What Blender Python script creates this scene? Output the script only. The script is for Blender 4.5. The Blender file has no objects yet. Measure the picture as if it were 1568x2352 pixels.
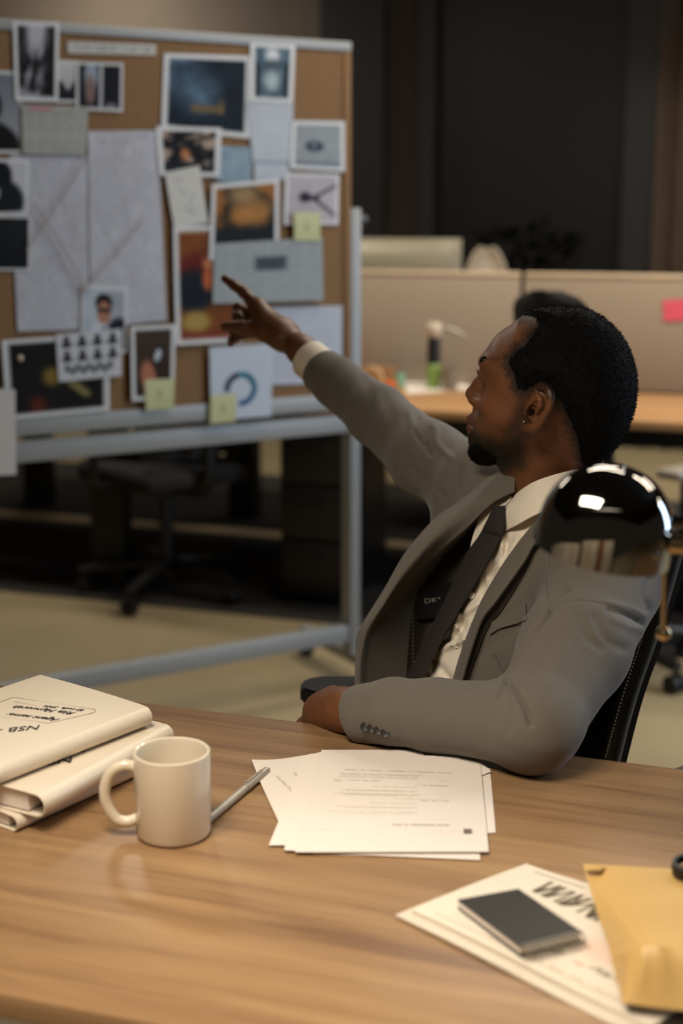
import bpy, bmesh, math, random
import numpy as np
from mathutils import Vector, Matrix
random.seed(7)
RNG = np.random.default_rng(11)
SC = bpy.context.scene
COL = SC.collection

# ------------------------------------------------------------------ camera
CAM_P = math.radians(12.2)
CAM_Z = 1.40
FPX = 3267.0
C0 = np.array([0, 0, CAM_Z])
CR = np.array([1.0, 0, 0])
CU = np.array([0, math.sin(CAM_P), math.cos(CAM_P)])
CF = np.array([0, math.cos(CAM_P), -math.sin(CAM_P)])
cam_d = bpy.data.cameras.new('camera')
cam = bpy.data.objects.new('camera', cam_d)
COL.objects.link(cam)
cam.location = (0, 0, CAM_Z)
cam.rotation_euler = (math.pi / 2 - CAM_P, 0, 0)
cam_d.sensor_fit = 'VERTICAL'
cam_d.sensor_height = 36.0
cam_d.lens = FPX / 2352 * 36
cam_d.clip_start = 0.05
cam_d.dof.use_dof = True
cam_d.dof.focus_distance = 1.84
cam_d.dof.aperture_fstop = 2.7
SC.camera = cam


def ray(px, py):
    return CR * (px - 784) / FPX + CU * (1176 - py) / FPX + CF


def at(px, py, Y):
    d = ray(px, py)
    return C0 + d * Y / d[1]


def atz(px, py, z):
    d = ray(px, py)
    return C0 + d * (z - CAM_Z) / d[2]


def onplane(px, py, p0, n):
    d = ray(px, py)
    t = np.dot(np.asarray(p0) - C0, n) / np.dot(d, n)
    return C0 + d * t


def pix(P):
    Q = np.asarray(P, float) - C0
    w = Q @ CF
    return 784 + FPX * (Q @ CR) / w, 1176 - FPX * (Q @ CU) / w


def nrm(v):
    v = np.asarray(v, float)
    return v / np.linalg.norm(v)


# ------------------------------------------------------------------ objects
def tag(o, label=None, cat=None, group=None, kind=None):
    if label: o['label'] = label
    if cat: o['category'] = cat
    if group: o['group'] = group
    if kind: o['kind'] = kind
    return o


def link(o, parent=None):
    COL.objects.link(o)
    if parent is not None:
        o.parent = parent
        o.matrix_parent_inverse = parent.matrix_world.inverted()
    return o


def empty(name, loc, label, cat, group=None, rz=0.0):
    o = bpy.data.objects.new(name, None)
    o.empty_display_size = .05
    o.location = tuple(loc)
    o.rotation_euler = (0, 0, rz)
    COL.objects.link(o)
    o.matrix_world = Matrix.Translation(Vector(tuple(loc))) @ Matrix.Rotation(rz, 4, 'Z')
    return tag(o, label, cat, group)


def mesh_obj(name, V, Fc, mat=None, parent=None, smooth=False, colors=None, sharp=None):
    me = bpy.data.meshes.new(name)
    me.from_pydata([tuple(map(float, v)) for v in V] if not isinstance(V, np.ndarray) else V.tolist(), [],
                   Fc if not isinstance(Fc, np.ndarray) else Fc.tolist())
    me.update()
    if smooth:
        me.polygons.foreach_set('use_smooth', [True] * len(me.polygons))
        if sharp is not None:
            me.set_sharp_from_angle(angle=math.radians(sharp))
    if mat is not None: me.materials.append(mat)
    if colors is not None:
        ca = me.color_attributes.new('Col', 'FLOAT_COLOR', 'POINT')
        c = np.ones((len(me.vertices), 4), np.float32)
        c[:, :3] = lin(colors)
        ca.data.foreach_set('color', c.ravel())
    return link(bpy.data.objects.new(name, me), parent)


def lin(c):
    c = np.asarray(c, float)
    return np.where(c <= .04045, c / 12.92, ((c + .055) / 1.055) ** 2.4)


def hexl(h):
    return tuple(lin([int(h[i:i + 2], 16) / 255 for i in (0, 2, 4)])) + (1.0,)


class MB:
    """collects simple solids; build() links them as one mesh"""
    def __init__(s):
        s.bm = bmesh.new()

    def _xf(s, geom, M):
        bmesh.ops.transform(s.bm, matrix=M, verts=geom)

    def box(s, c, size, R=None, bev=0.0, seg=2):
        r = bmesh.ops.create_cube(s.bm, size=1.0)
        vs = r['verts']
        for v in vs: v.co = Vector((v.co.x * size[0], v.co.y * size[1], v.co.z * size[2]))
        if bev > 0:
            es = list({e for v in vs for e in v.link_edges})
            rb = bmesh.ops.bevel(s.bm, geom=es, offset=bev, segments=seg, affect='EDGES', profile=.5)
            vs = list({v for f in rb['faces'] for v in f.verts} | {v for v in vs if v.is_valid})
        M = Matrix.Translation(Vector(tuple(c)))
        if R is not None: M = M @ R
        s._xf(vs, M)
        return s

    def cyl(s, a, b, ra, rb=None, seg=24, caps=True):
        a = Vector(tuple(a)); b = Vector(tuple(b)); rb = ra if rb is None else rb
        L = (b - a).length
        r = bmesh.ops.create_cone(s.bm, cap_ends=caps, segments=seg, radius1=ra, radius2=rb, depth=L)
        q = Vector((0, 0, 1)).rotation_difference((b - a).normalized()).to_matrix().to_4x4()
        s._xf(r['verts'], Matrix.Translation((a + b) / 2) @ q)
        return s

    def ball(s, c, r, seg=20):
        g = bmesh.ops.create_uvsphere(s.bm, u_segments=seg, v_segments=seg // 2 + 2, radius=1.0)
        rr = (r, r, r) if np.isscalar(r) else r
        for v in g['verts']: v.co = Vector((v.co.x * rr[0], v.co.y * rr[1], v.co.z * rr[2]))
        s._xf(g['verts'], Matrix.Translation(Vector(tuple(c))))
        return s

    def tube(s, pts, r, seg=10):
        V, Fc = tube_geo(pts, r, seg)
        s.raw(V, Fc)
        return s

    def lathe(s, prof, c=(0, 0, 0), seg=40, R=None):
        """prof: (radius, z) pairs"""
        n = len(prof)
        V = []
        for k in range(seg):
            a = 2 * math.pi * k / seg
            for r, z in prof: V.append((r * math.cos(a), r * math.sin(a), z))
        Fc = []
        for k in range(seg):
            k2 = (k + 1) % seg
            for i in range(n - 1):
                Fc.append((k * n + i, k2 * n + i, k2 * n + i + 1, k * n + i + 1))
        M = Matrix.Translation(Vector(tuple(c)))
        if R is not None: M = M @ R
        V = [tuple(M @ Vector(v)) for v in V]
        s.raw(V, Fc, merge=True)
        return s

    def raw(s, V, Fc, merge=False):
        vs = [s.bm.verts.new(tuple(map(float, v))) for v in V]
        for f in Fc:
            try: s.bm.faces.new([vs[i] for i in f])
            except ValueError: pass
        if merge: bmesh.ops.remove_doubles(s.bm, verts=vs, dist=1e-6)
        return s

    def build(s, name, mat, parent=None, smooth=True, ang=35):
        bmesh.ops.recalc_face_normals(s.bm, faces=s.bm.faces[:])
        me = bpy.data.meshes.new(name)
        s.bm.to_mesh(me); s.bm.free()
        if smooth:
            me.polygons.foreach_set('use_smooth', [True] * len(me.polygons))
            me.set_sharp_from_angle(angle=math.radians(ang))
        if mat: me.materials.append(mat)
        return link(bpy.data.objects.new(name, me), parent)


def tube_geo(pts, r, seg=10):
    pts = [np.asarray(p, float) for p in pts]
    n = len(pts)
    rs = [r] * n if np.isscalar(r) else list(r)
    V = []; up = np.array([.123, .345, .93])
    for i, p in enumerate(pts):
        t = nrm(pts[min(i + 1, n - 1)] - pts[max(i - 1, 0)])
        a = nrm(np.cross(t, up)); b = np.cross(t, a)
        for k in range(seg):
            w = 2 * math.pi * k / seg
            V.append(p + rs[i] * (math.cos(w) * a + math.sin(w) * b))
    Fc = []
    for i in range(n - 1):
        for k in range(seg):
            k2 = (k + 1) % seg
            Fc.append((i * seg + k, i * seg + k2, (i + 1) * seg + k2, (i + 1) * seg + k))
    Fc.append(tuple(range(seg))[::-1]); Fc.append(tuple((n - 1) * seg + k for k in range(seg)))
    return V, Fc


def cat(pts, n):
    """Catmull-Rom resample of a list of points to n points"""
    P = np.asarray(pts, float)
    m = len(P)
    t = np.linspace(0, m - 1, n)
    i = np.clip(t.astype(int), 0, m - 2); f = (t - i)[:, None]
    g = lambda k: P[np.clip(k, 0, m - 1)]
    p0, p1, p2, p3 = g(i - 1), g(i), g(i + 1), g(i + 2)
    p0 = np.where((i == 0)[:, None], 2 * p1 - p2, p0)
    p3 = np.where((i == m - 2)[:, None], 2 * p2 - p1, p3)
    return .5 * (2 * p1 + (p2 - p0) * f + (2 * p0 - 5 * p1 + 4 * p2 - p3) * f ** 2 + (3 * p1 - p0 - 3 * p2 + p3) * f ** 3)


def surf_grid(ctrl, nu, nv):
    """ctrl[row][col] 3D points -> (nu,nv,3) smooth grid"""
    rows = np.array([cat(r, nv) for r in ctrl])
    return np.stack([cat(rows[:, j], nu) for j in range(nv)], 1)


def sheet(name, G, thick, mat, parent=None, colors=None):
    """grid (nu,nv,3) -> closed sheet with thickness"""
    nu, nv = G.shape[:2]
    du = np.gradient(G, axis=0); dv = np.gradient(G, axis=1)
    N = np.cross(du, dv); N /= np.linalg.norm(N, axis=2, keepdims=True) + 1e-12
    view = G - C0
    if (N * view).sum() > 0: N = -N
    V = np.concatenate([(G).reshape(-1, 3), (G - N * thick).reshape(-1, 3)])
    o = nu * nv
    Fc = []
    for i in range(nu - 1):
        for j in range(nv - 1):
            a = i * nv + j
            Fc.append((a, a + 1, a + nv + 1, a + nv)); Fc.append((o + a, o + a + nv, o + a + nv + 1, o + a + 1))
    ring = [j for j in range(nv)] + [i * nv + nv - 1 for i in range(1, nu)] + [(nu - 1) * nv + j for j in range(nv - 2, -1, -1)] + [i * nv for i in range(nu - 2, 0, -1)]
    for k in range(len(ring)):
        a, b = ring[k], ring[(k + 1) % len(ring)]
        Fc.append((a, o + a, o + b, b))
    bm = bmesh.new()
    vs = [bm.verts.new(tuple(v)) for v in V]
    for f in Fc:
        try: bm.faces.new([vs[i] for i in f])
        except ValueError: pass
    bmesh.ops.recalc_face_normals(bm, faces=bm.faces[:])
    me = bpy.data.meshes.new(name); bm.to_mesh(me); bm.free()
    me.polygons.foreach_set('use_smooth', [True] * len(me.polygons))
    me.set_sharp_from_angle(angle=math.radians(60))
    if mat: me.materials.append(mat)
    if colors is not None:
        ca = me.color_attributes.new('Col', 'FLOAT_COLOR', 'POINT')
        c = np.ones((len(V), 4), np.float32); cc = lin(colors).reshape(-1, 3)
        c[:o, :3] = cc; c[o:, :3] = cc
        ca.data.foreach_set('color', c.ravel())
    return link(bpy.data.objects.new(name, me), parent)


# ------------------------------------------------------------------ materials
def mat(name, col, rough=.6, metal=0.0, var=.08, scale=30, bump=0.0, bscale=200, spec=.5, coat=0.0, attr=False, sheen=0.0, stretch=None, col2=None, emit=None, trans=0.0, sss=0.0):
    m = bpy.data.materials.new(name); m.use_nodes = True
    nt = m.node_tree; b = nt.nodes['Principled BSDF']
    b.inputs['Roughness'].default_value = rough; b.inputs['Metallic'].default_value = metal
    b.inputs['Specular IOR Level'].default_value = spec
    b.inputs['Coat Weight'].default_value = coat
    if sheen: b.inputs['Sheen Weight'].default_value = sheen
    if trans: b.inputs['Transmission Weight'].default_value = trans
    if sss:
        b.inputs['Subsurface Weight'].default_value = sss
        b.inputs['Subsurface Radius'].default_value = (.008, .003, .0015)
        b.inputs['Subsurface Scale'].default_value = 1.0
    tc = nt.nodes.new('ShaderNodeTexCoord')
    mp = nt.nodes.new('ShaderNodeMapping')
    nt.links.new(tc.outputs['Object'], mp.inputs['Vector'])
    if stretch: mp.inputs['Scale'].default_value = stretch
    nz = nt.nodes.new('ShaderNodeTexNoise'); nz.inputs['Scale'].default_value = scale; nz.inputs['Detail'].default_value = 4
    nt.links.new(mp.outputs[0], nz.inputs['Vector'])
    mix = nt.nodes.new('ShaderNodeMix'); mix.data_type = 'RGBA'; mix.blend_type = 'MIX'
    c = hexl(col) if isinstance(col, str) else col
    if attr:
        at_ = nt.nodes.new('ShaderNodeAttribute'); at_.attribute_name = 'Col'
        mul = nt.nodes.new('ShaderNodeMix'); mul.data_type = 'RGBA'; mul.blend_type = 'MULTIPLY'; mul.inputs[0].default_value = 1.0
        ramp = nt.nodes.new('ShaderNodeMapRange'); ramp.inputs['To Min'].default_value = 1 - var; ramp.inputs['To Max'].default_value = 1 + var
        nt.links.new(nz.outputs['Fac'], ramp.inputs['Value'])
        nt.links.new(at_.outputs['Color'], mul.inputs[6]); nt.links.new(ramp.outputs[0], mul.inputs[7])
        nt.links.new(mul.outputs[2], b.inputs['Base Color'])
    else:
        c2 = (hexl(col2) if col2 else tuple(x * (1 - 2 * var) for x in c[:3]) + (1,))
        c1 = c if col2 else tuple(min(1, x * (1 + var)) for x in c[:3]) + (1,)
        mix.inputs[6].default_value = c1; mix.inputs[7].default_value = c2
        nt.links.new(nz.outputs['Fac'], mix.inputs[0])
        nt.links.new(mix.outputs[2], b.inputs['Base Color'])
    if bump:
        n2 = nt.nodes.new('ShaderNodeTexNoise'); n2.inputs['Scale'].default_value = bscale; n2.inputs['Detail'].default_value = 3
        nt.links.new(mp.outputs[0], n2.inputs['Vector'])
        bp = nt.nodes.new('ShaderNodeBump'); bp.inputs['Strength'].default_value = bump; bp.inputs['Distance'].default_value = .002
        nt.links.new(n2.outputs['Fac'], bp.inputs['Height']); nt.links.new(bp.outputs[0], b.inputs['Normal'])
    if emit:
        b.inputs['Emission Color'].default_value = hexl(emit[0]); b.inputs['Emission Strength'].default_value = emit[1]
    return m


def wood(name, c1, c2, c3, rz, rough=.42):
    m = bpy.data.materials.new(name); m.use_nodes = True
    nt = m.node_tree; b = nt.nodes['Principled BSDF']
    tc = nt.nodes.new('ShaderNodeTexCoord')
    mp0 = nt.nodes.new('ShaderNodeMapping'); mp0.inputs['Rotation'].default_value = (0, 0, rz)
    mp = nt.nodes.new('ShaderNodeMapping'); mp.inputs['Scale'].default_value = (.55, 10, 10)
    nt.links.new(tc.outputs['Object'], mp0.inputs[0]); nt.links.new(mp0.outputs[0], mp.inputs[0])
    n1 = nt.nodes.new('ShaderNodeTexNoise'); n1.inputs['Scale'].default_value = 2.6; n1.inputs['Detail'].default_value = 6; n1.inputs['Distortion'].default_value = .35
    n1.inputs['Roughness'].default_value = .62
    nt.links.new(mp.outputs[0], n1.inputs[0])
    mp2 = nt.nodes.new('ShaderNodeMapping'); mp2.inputs['Scale'].default_value = (3.0, 130, 130)
    nt.links.new(mp0.outputs[0], mp2.inputs[0])
    n2 = nt.nodes.new('ShaderNodeTexNoise'); n2.inputs['Scale'].default_value = 2.0; n2.inputs['Detail'].default_value = 3
    nt.links.new(mp2.outputs[0], n2.inputs[0])
    add = nt.nodes.new('ShaderNodeMath'); add.operation = 'MULTIPLY_ADD'; add.inputs[1].default_value = .35
    nt.links.new(n2.outputs['Fac'], add.inputs[0]); nt.links.new(n1.outputs['Fac'], add.inputs[2])
    r = nt.nodes.new('ShaderNodeValToRGB')
    r.color_ramp.elements[0].position = .46; r.color_ramp.elements[0].color = hexl(c3)
    r.color_ramp.elements[1].position = .86; r.color_ramp.elements[1].color = hexl(c1)
    e = r.color_ramp.elements.new(.64); e.color = hexl(c2)
    nt.links.new(add.outputs[0], r.inputs[0]); nt.links.new(r.outputs[0], b.inputs['Base Color'])
    b.inputs['Roughness'].default_value = rough
    b.inputs['Specular IOR Level'].default_value = .45
    bp = nt.nodes.new('ShaderNodeBump'); bp.inputs['Strength'].default_value = .05; bp.inputs['Distance'].default_value = .001
    nt.links.new(n2.outputs['Fac'], bp.inputs['Height']); nt.links.new(bp.outputs[0], b.inputs['Normal'])
    return m


# ------------------------------------------------------------------ noise
def _hash(i, j, k):
    h = (i.astype(np.int64) * 374761393 + j.astype(np.int64) * 668265263 + k.astype(np.int64) * 2147483647 + 1013904223) & 0xffffffff
    h = ((h ^ (h >> 13)) * 1274126177) & 0xffffffff
    return ((h ^ (h >> 16)) & 0xffff) / 65535.0


def vnoise(P):
    P = np.asarray(P, float); I = np.floor(P); f = P - I; f = f * f * (3 - 2 * f); I = I.astype(np.int64)
    x, y, z = f[..., 0], f[..., 1], f[..., 2]
    r = 0
    for a in (0, 1):
        for b in (0, 1):
            for c in (0, 1):
                w = (x if a else 1 - x) * (y if b else 1 - y) * (z if c else 1 - z)
                r = r + w * _hash(I[..., 0] + a, I[..., 1] + b, I[..., 2] + c)
    return r


def fbm(P, o=4):
    P = np.asarray(P, float); r = 0; a = .5; t = 0
    for _ in range(o):
        r = r + a * vnoise(P); t += a; a *= .5; P = P * 2.03 + 17.3
    return r / t


def ss(a, b, x):
    t = np.clip((x - a) / (b - a), 0, 1)
    return t * t * (3 - 2 * t)


# ------------------------------------------------------------------ 2D polygons
def poly_sd(px, py, poly):
    """signed distance (negative inside)"""
    poly = np.asarray(poly, float)
    n = len(poly)
    d = np.full(px.shape, 1e18); s = np.ones(px.shape)
    for i in range(n):
        a = poly[i]; b = poly[i - 1]
        ex, ey = b - a
        wx = px - a[0]; wy = py - a[1]
        h = np.clip((wx * ex + wy * ey) / (ex * ex + ey * ey + 1e-18), 0, 1)
        d = np.minimum(d, (wx - ex * h) ** 2 + (wy - ey * h) ** 2)
        c1 = py >= a[1]; c2 = py < b[1]; c3 = ex * wy > ey * wx
        flip = (c1 & c2 & c3) | (~c1 & ~c2 & ~c3)
        s = np.where(flip, -s, s)
    return s * np.sqrt(d)


def line_d(px, py, pts):
    d = np.full(px.shape, 1e18)
    for a, b in zip(pts[:-1], pts[1:]):
        ex, ey = b[0] - a[0], b[1] - a[1]
        wx = px - a[0]; wy = py - a[1]
        h = np.clip((wx * ex + wy * ey) / (ex * ex + ey * ey + 1e-18), 0, 1)
        d = np.minimum(d, (wx - ex * h) ** 2 + (wy - ey * h) ** 2)
    return np.sqrt(d)


# ------------------------------------------------------------------ implicit solids
def cap(a, b, ra, rb=None, k=.0, op='u'):
    a = np.asarray(a, float); b = np.asarray(b, float); rb = ra if rb is None else rb
    ba = b - a; L2 = ba @ ba + 1e-12

    def f(P):
        q = P - a
        h = np.clip(q @ ba / L2, 0, 1)
        return np.sqrt(((q - h[:, None] * ba) ** 2).sum(1)) - (ra + (rb - ra) * h)
    return dict(f=f, c=(a + b) / 2, r=math.sqrt(L2) / 2 + max(ra, rb), k=k, op=op)


def ell(c, r, R=None, k=.0, op='u'):
    c = np.asarray(c, float); r = np.asarray(r, float)
    R = np.eye(3) if R is None else np.asarray(R, float)

    def f(P):
        q = (P - c) @ R.T
        k0 = np.sqrt(((q / r) ** 2).sum(1)); k1 = np.sqrt(((q / r ** 2) ** 2).sum(1)) + 1e-9
        return k0 * (k0 - 1) / k1
    return dict(f=f, c=c, r=float(r.max()), k=k, op=op)


def func(f, c, r, k=.0, op='u'):
    return dict(f=f, c=np.asarray(c, float), r=r, k=k, op=op)


def chain(pts, rs, k=.0, op='u'):
    return [cap(pts[i], pts[i + 1], rs[i], rs[i + 1], k, op) for i in range(len(pts) - 1)]


def ev(prims, P, cc=None, cr=None, cut=.06):
    d = None
    for p in prims:
        if cc is not None and np.linalg.norm(cc - p['c']) - p['r'] - cr > cut + p['k'] * 2: continue
        if d is None:
            if p['op'] != 'u': continue
            d = p['f'](P); continue
        e = p['f'](P); k = p['k']
        if p['op'] == 'u':
            if k > 0:
                h = np.maximum(k - np.abs(d - e), 0) / k
                d = np.minimum(d, e) - h * h * k * .25
            else: d = np.minimum(d, e)
        elif p['op'] == 's':
            e = -e
            if k > 0:
                h = np.maximum(k - np.abs(d - e), 0) / k
                d = np.maximum(d, e) + h * h * k * .25
            else: d = np.maximum(d, e)
        elif p['op'] == 'i':
            d = np.maximum(d, e)
        elif p['op'] == 'd':
            d = d + e
    if d is None: d = np.full(len(P), 1.0)
    return d


def mesh_sdf(prims, lo, hi, h, B=10, slack=1.5):
    lo = np.asarray(lo, float); hi = np.asarray(hi, float)
    nb = np.ceil((hi - lo) / (h * B)).astype(int)
    I = np.stack(np.meshgrid(*[np.arange(n) for n in nb], indexing='ij'), -1).reshape(-1, 3)
    hb = h * B; half = hb * .866
    macro = (I // 4) @ np.array([1000003, 1009, 1])
    order = np.argsort(macro, kind='stable'); I = I[order]; macro = macro[order]
    cuts = np.flatnonzero(np.diff(macro)) + 1
    groups = np.split(np.arange(len(I)), cuts)
    n = B + 1
    loc = np.stack(np.meshgrid(*[np.arange(n)] * 3, indexing='ij'), -1).reshape(-1, 3)
    NX = nb * B + 2
    key = lambda ijk: (ijk[..., 0] * NX[1] + ijk[..., 1]) * NX[2] + ijk[..., 2]
    VK, VP, QK = [], [], []
    corner = [(a, b, c) for a in (0, 1) for b in (0, 1) for c in (0, 1)]
    edges = [(p, q) for p in range(8) for q in range(p + 1, 8) if sum(abs(corner[p][t] - corner[q][t]) for t in range(3)) == 1]
    for g in groups:
        Ib = I[g]
        cen = lo + (Ib + .5) * hb
        mc = (cen.min(0) + cen.max(0)) / 2; mr = np.linalg.norm(cen.max(0) - cen.min(0)) / 2
        d = ev(prims, cen, mc, mr + half, .08)
        act = np.abs(d) < half * slack
        if not act.any(): continue
        Ib = Ib[act]; cen = cen[act]
        mc = (cen.min(0) + cen.max(0)) / 2; mr = np.linalg.norm(cen.max(0) - cen.min(0)) / 2 + half
        P = (lo + (Ib[:, None, :] * B + loc[None]) * h).reshape(-1, 3)
        S = ev(prims, P, mc, mr, .03).reshape(len(Ib), n, n, n)
        ins = S < 0
        cs = [S[:, a:a + B, b:b + B, c:c + B] for a, b, c in corner]
        ci = [ins[:, a:a + B, b:b + B, c:c + B] for a, b, c in corner]
        cnt = sum(x.astype(np.int8) for x in ci)
        m = (cnt > 0) & (cnt < 8)
        if not m.any(): continue
        bi, x, y, z = np.nonzero(m)
        cv = np.stack([c[m] for c in cs], 1)
        acc = np.zeros((len(bi), 3)); num = np.zeros(len(bi))
        for p, q in edges:
            a, b = cv[:, p], cv[:, q]
            w = (a < 0) != (b < 0)
            t = np.where(w, a / np.where(w, a - b, 1), 0)
            pp = np.array(corner[p], float); dd = np.array(corner[q], float) - pp
            acc += w[:, None] * (pp + t[:, None] * dd); num += w
        G = Ib[bi] * B + np.stack([x, y, z], 1)
        VK.append(key(G)); VP.append(lo + (G + acc / num[:, None]) * h)
        for ax in range(3):
            sl0 = [slice(None)] + [slice(0, B)] * 3
            sl1 = list(sl0); sl1[ax + 1] = slice(1, B + 1)
            a, b = ins[tuple(sl0)], ins[tuple(sl1)]
            for mm, flip in ((a & ~b, False), (~a & b, True)):
                bi2, x2, y2, z2 = np.nonzero(mm)
                if len(bi2) == 0: continue
                G2 = Ib[bi2] * B + np.stack([x2, y2, z2], 1)
                u = np.zeros(3, int); v = np.zeros(3, int); u[(ax + 1) % 3] = 1; v[(ax + 2) % 3] = 1
                q = [key(G2 - u - v), key(G2 - v), key(G2), key(G2 - u)]
                if flip: q = q[::-1]
                QK.append(np.stack(q, 1))
    VK = np.concatenate(VK); VP = np.concatenate(VP); QK = np.concatenate(QK)
    o = np.argsort(VK); VK = VK[o]; VP = VP[o]
    idx = np.searchsorted(VK, QK); idx = np.clip(idx, 0, len(VK) - 1)
    ok = (VK[idx] == QK).all(1)
    return VP, idx[ok]


def vnormals(V, Q):
    n = np.cross(V[Q[:, 2]] - V[Q[:, 0]], V[Q[:, 3]] - V[Q[:, 1]])
    N = np.zeros_like(V)
    for k in range(4): np.add.at(N, Q[:, k], n)
    return N / (np.linalg.norm(N, axis=1, keepdims=True) + 1e-12)


def smooth_mesh(V, Q, it=1, lam=.5):
    for _ in range(it):
        A = np.zeros_like(V); c = np.zeros(len(V))
        for k in range(4):
            a, b = Q[:, k], Q[:, (k + 1) % 4]
            np.add.at(A, a, V[b]); np.add.at(c, a, 1)
            np.add.at(A, b, V[a]); np.add.at(c, b, 1)
        V = V + lam * (A / np.maximum(c, 1)[:, None] - V)
    return V


def trace(prims, px, py, t0=1.2, t1=3.2):
    d = nrm(ray(px, py)); t = t0
    for _ in range(200):
        p = (C0 + d * t)[None]
        v = ev(prims, p)[0]
        if v < .0004: return (C0 + d * t)
        t += max(v * .8, .0005)
        if t > t1: return None
    return None
# ------------------------------------------------------------------ room axes
RU = np.array([.9455, -.3256, 0]); RV = np.array([.3256, .9455, 0]); RZ = np.array([0, 0, 1.0])
RANG = math.atan2(RU[1], RU[0])
RROT = Matrix.Rotation(RANG, 4, 'Z')


def R3(u, v, z): return RU * u + RV * v + RZ * z
def atv(px, py, v): return onplane(px, py, RV * v, RV)
def ucoord(P): return float(np.asarray(P) @ RU)


def rbox(name, u0, u1, v0, v1, z0, z1, m, parent=None, bev=0.0):
    return MB().box(R3((u0 + u1) / 2, (v0 + v1) / 2, (z0 + z1) / 2), (abs(u1 - u0), abs(v1 - v0), abs(z1 - z0)), RROT, bev).build(name, m, parent)


M = {}
M['concrete'] = mat('concrete_floor', '9c8c6c', .55, var=.10, scale=3, col2='8a7b5e')
M['carpet'] = mat('dark_carpet', '241f1a', .9, var=.2, scale=150, bump=.4, bscale=400)
M['plaster'] = mat('beige_plaster', '5f554a', .85, var=.08, scale=4)
M['darkwall'] = mat('dark_frame', '0b0a09', .6, var=.1)
M['nightglass'] = mat('night_window_glass', '141311', .45, var=.1, scale=1.5, spec=.25)
M['curtain'] = mat('brown_curtain', '4a3a2c', .9, var=.15, scale=8)
M['brownwall'] = mat('dark_brown_wall', '33291f', .9)
M['ceiling'] = mat('ceiling_paint', '2e2a26', .9)
M['strip'] = mat('floor_strip', 'dcc498', .5)
M['desk'] = wood('walnut_laminate', 'b08862', '9c7350', '7f5a3c', -RANG, .38)
M['deskb'] = wood('oak_laminate', 'b58c60', 'a87e54', '946c46', -RANG, .5)
M['edge'] = mat('desk_edge_band', 'a8794a', .45, var=.06)
M['blackmetal'] = mat('black_metal', '0e0d0c', .5)
M['screen'] = mat('screen_fabric', '9a8a76', .95, var=.05, scale=60, bump=.2, bscale=600)
M['screentop'] = mat('screen_trim', 'c0aa8e', .6)
M['panelbeige'] = mat('modesty_panel', '7a6c4c', .7)
M['alum'] = mat('grey_aluminium', '8e8f8d', .5, metal=.15, var=.05, scale=80)
M['imac'] = mat('silver_case', '968d78', .45, metal=.2)
M['plastic_white'] = mat('white_plastic', 'c9b9a2', .5)
M['plastic_black'] = mat('black_plastic', '0c0b0a', .45)
M['fabric_black'] = mat('black_fabric', '131110', .9, bump=.3)
M['cork'] = mat('cork', '80603f', .9, var=.16, scale=120, bump=.3, bscale=300)
M['painted'] = mat('printed_paper', 'ffffff', .75, var=.02, attr=True)
M['gloss'] = mat('photo_paper', 'ffffff', .6, var=.02, attr=True, spec=.15)
M['paper'] = mat('white_paper', 'e4dacd', .8, var=.02)
M['leaf'] = mat('dark_leaves', '0d0f0a', 1.0, var=.3, spec=.05)
M['pot'] = mat('dark_pot', '1d150e', .7)
M['pink'] = mat('pink_note', 'e0576a', .8)
M['green'] = mat('green_plastic', '7f9a52', .5)
M['teal'] = mat('mint_plastic', '86b592', .5)
M['orange'] = mat('orange_plastic', 'd06a38', .5)
M['cardboard'] = mat('cardboard', '94683f', .85)
M['tape'] = mat('tape_roll', 'c4a071', .6)
M['clear'] = mat('clear_plastic', 'b8ab94', .25, trans=.6)
M['grey'] = mat('grey_plastic', '8d8478', .55)

# ------------------------------------------------------------------ shell
VW = 8.4   # back wall
fl = MB().box(R3(0, 4.0, -.05), (12, 11, .1), RROT).build('floor', M['concrete']); tag(fl, kind='structure')
o = rbox('trim_carpet', -4.5, 5.0, 4.40, 6.85, .0, .006, M['carpet']); tag(o, kind='structure')
o = rbox('trim_strip', -4.5, 5.0, 5.50, 5.60, .006, .012, M['strip']); tag(o, kind='structure')
o = rbox('ceiling', -6, 6, -1.5, VW + .2, 2.82, 2.9, M['ceiling']); tag(o, kind='structure')


def wu(px, v=VW): return ucoord(atv(px, 500, v))


o = rbox('wall_back', -6.0, wu(735), VW, VW + .15, 0, 2.82, M['plaster']); tag(o, kind='structure')
xs = [(735, 880, 'darkwall', 0), (880, 962, 'brownwall', .06), (962, 1000, 'darkwall', -.04), (1428, 1502, 'darkwall', -.04)]
for i, (a, b, m, dz) in enumerate(xs):
    o = rbox('trim_%d' % (i + 1), wu(a), wu(b), VW + dz, VW + .15, 0, 2.82, M[m]); tag(o, kind='structure')
wf = rbox('window_1', wu(1000), wu(1428), VW + .05, VW + .1, .25, 2.75, M['nightglass']); tag(wf, kind='structure')
rbox('window_sill', wu(1000), wu(1428), VW - .05, VW + .12, .0, .25, M['darkwall'], wf)
rbox('window_head', wu(1000), wu(1428), VW - .02, VW + .12, 2.75, 2.82, M['darkwall'], wf)
w2 = rbox('window_2', wu(1502) + .6, wu(1502) + 2.6, VW + .05, VW + .1, .25, 2.75, M['nightglass']); tag(w2, kind='structure')
# pleated curtain at the right of the window
us = np.linspace(wu(1502), wu(1502) + .75, 90)
G = np.array([[R3(u, VW - .05 + .035 * math.sin(u * 52), z) for u in us] for z in (.02, 1.4, 2.78)])
cu = sheet('curtain', G, .004, M['curtain'])
tag(cu, 'brown floor-length curtain hanging at the right side of the dark window', 'curtain')

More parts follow.
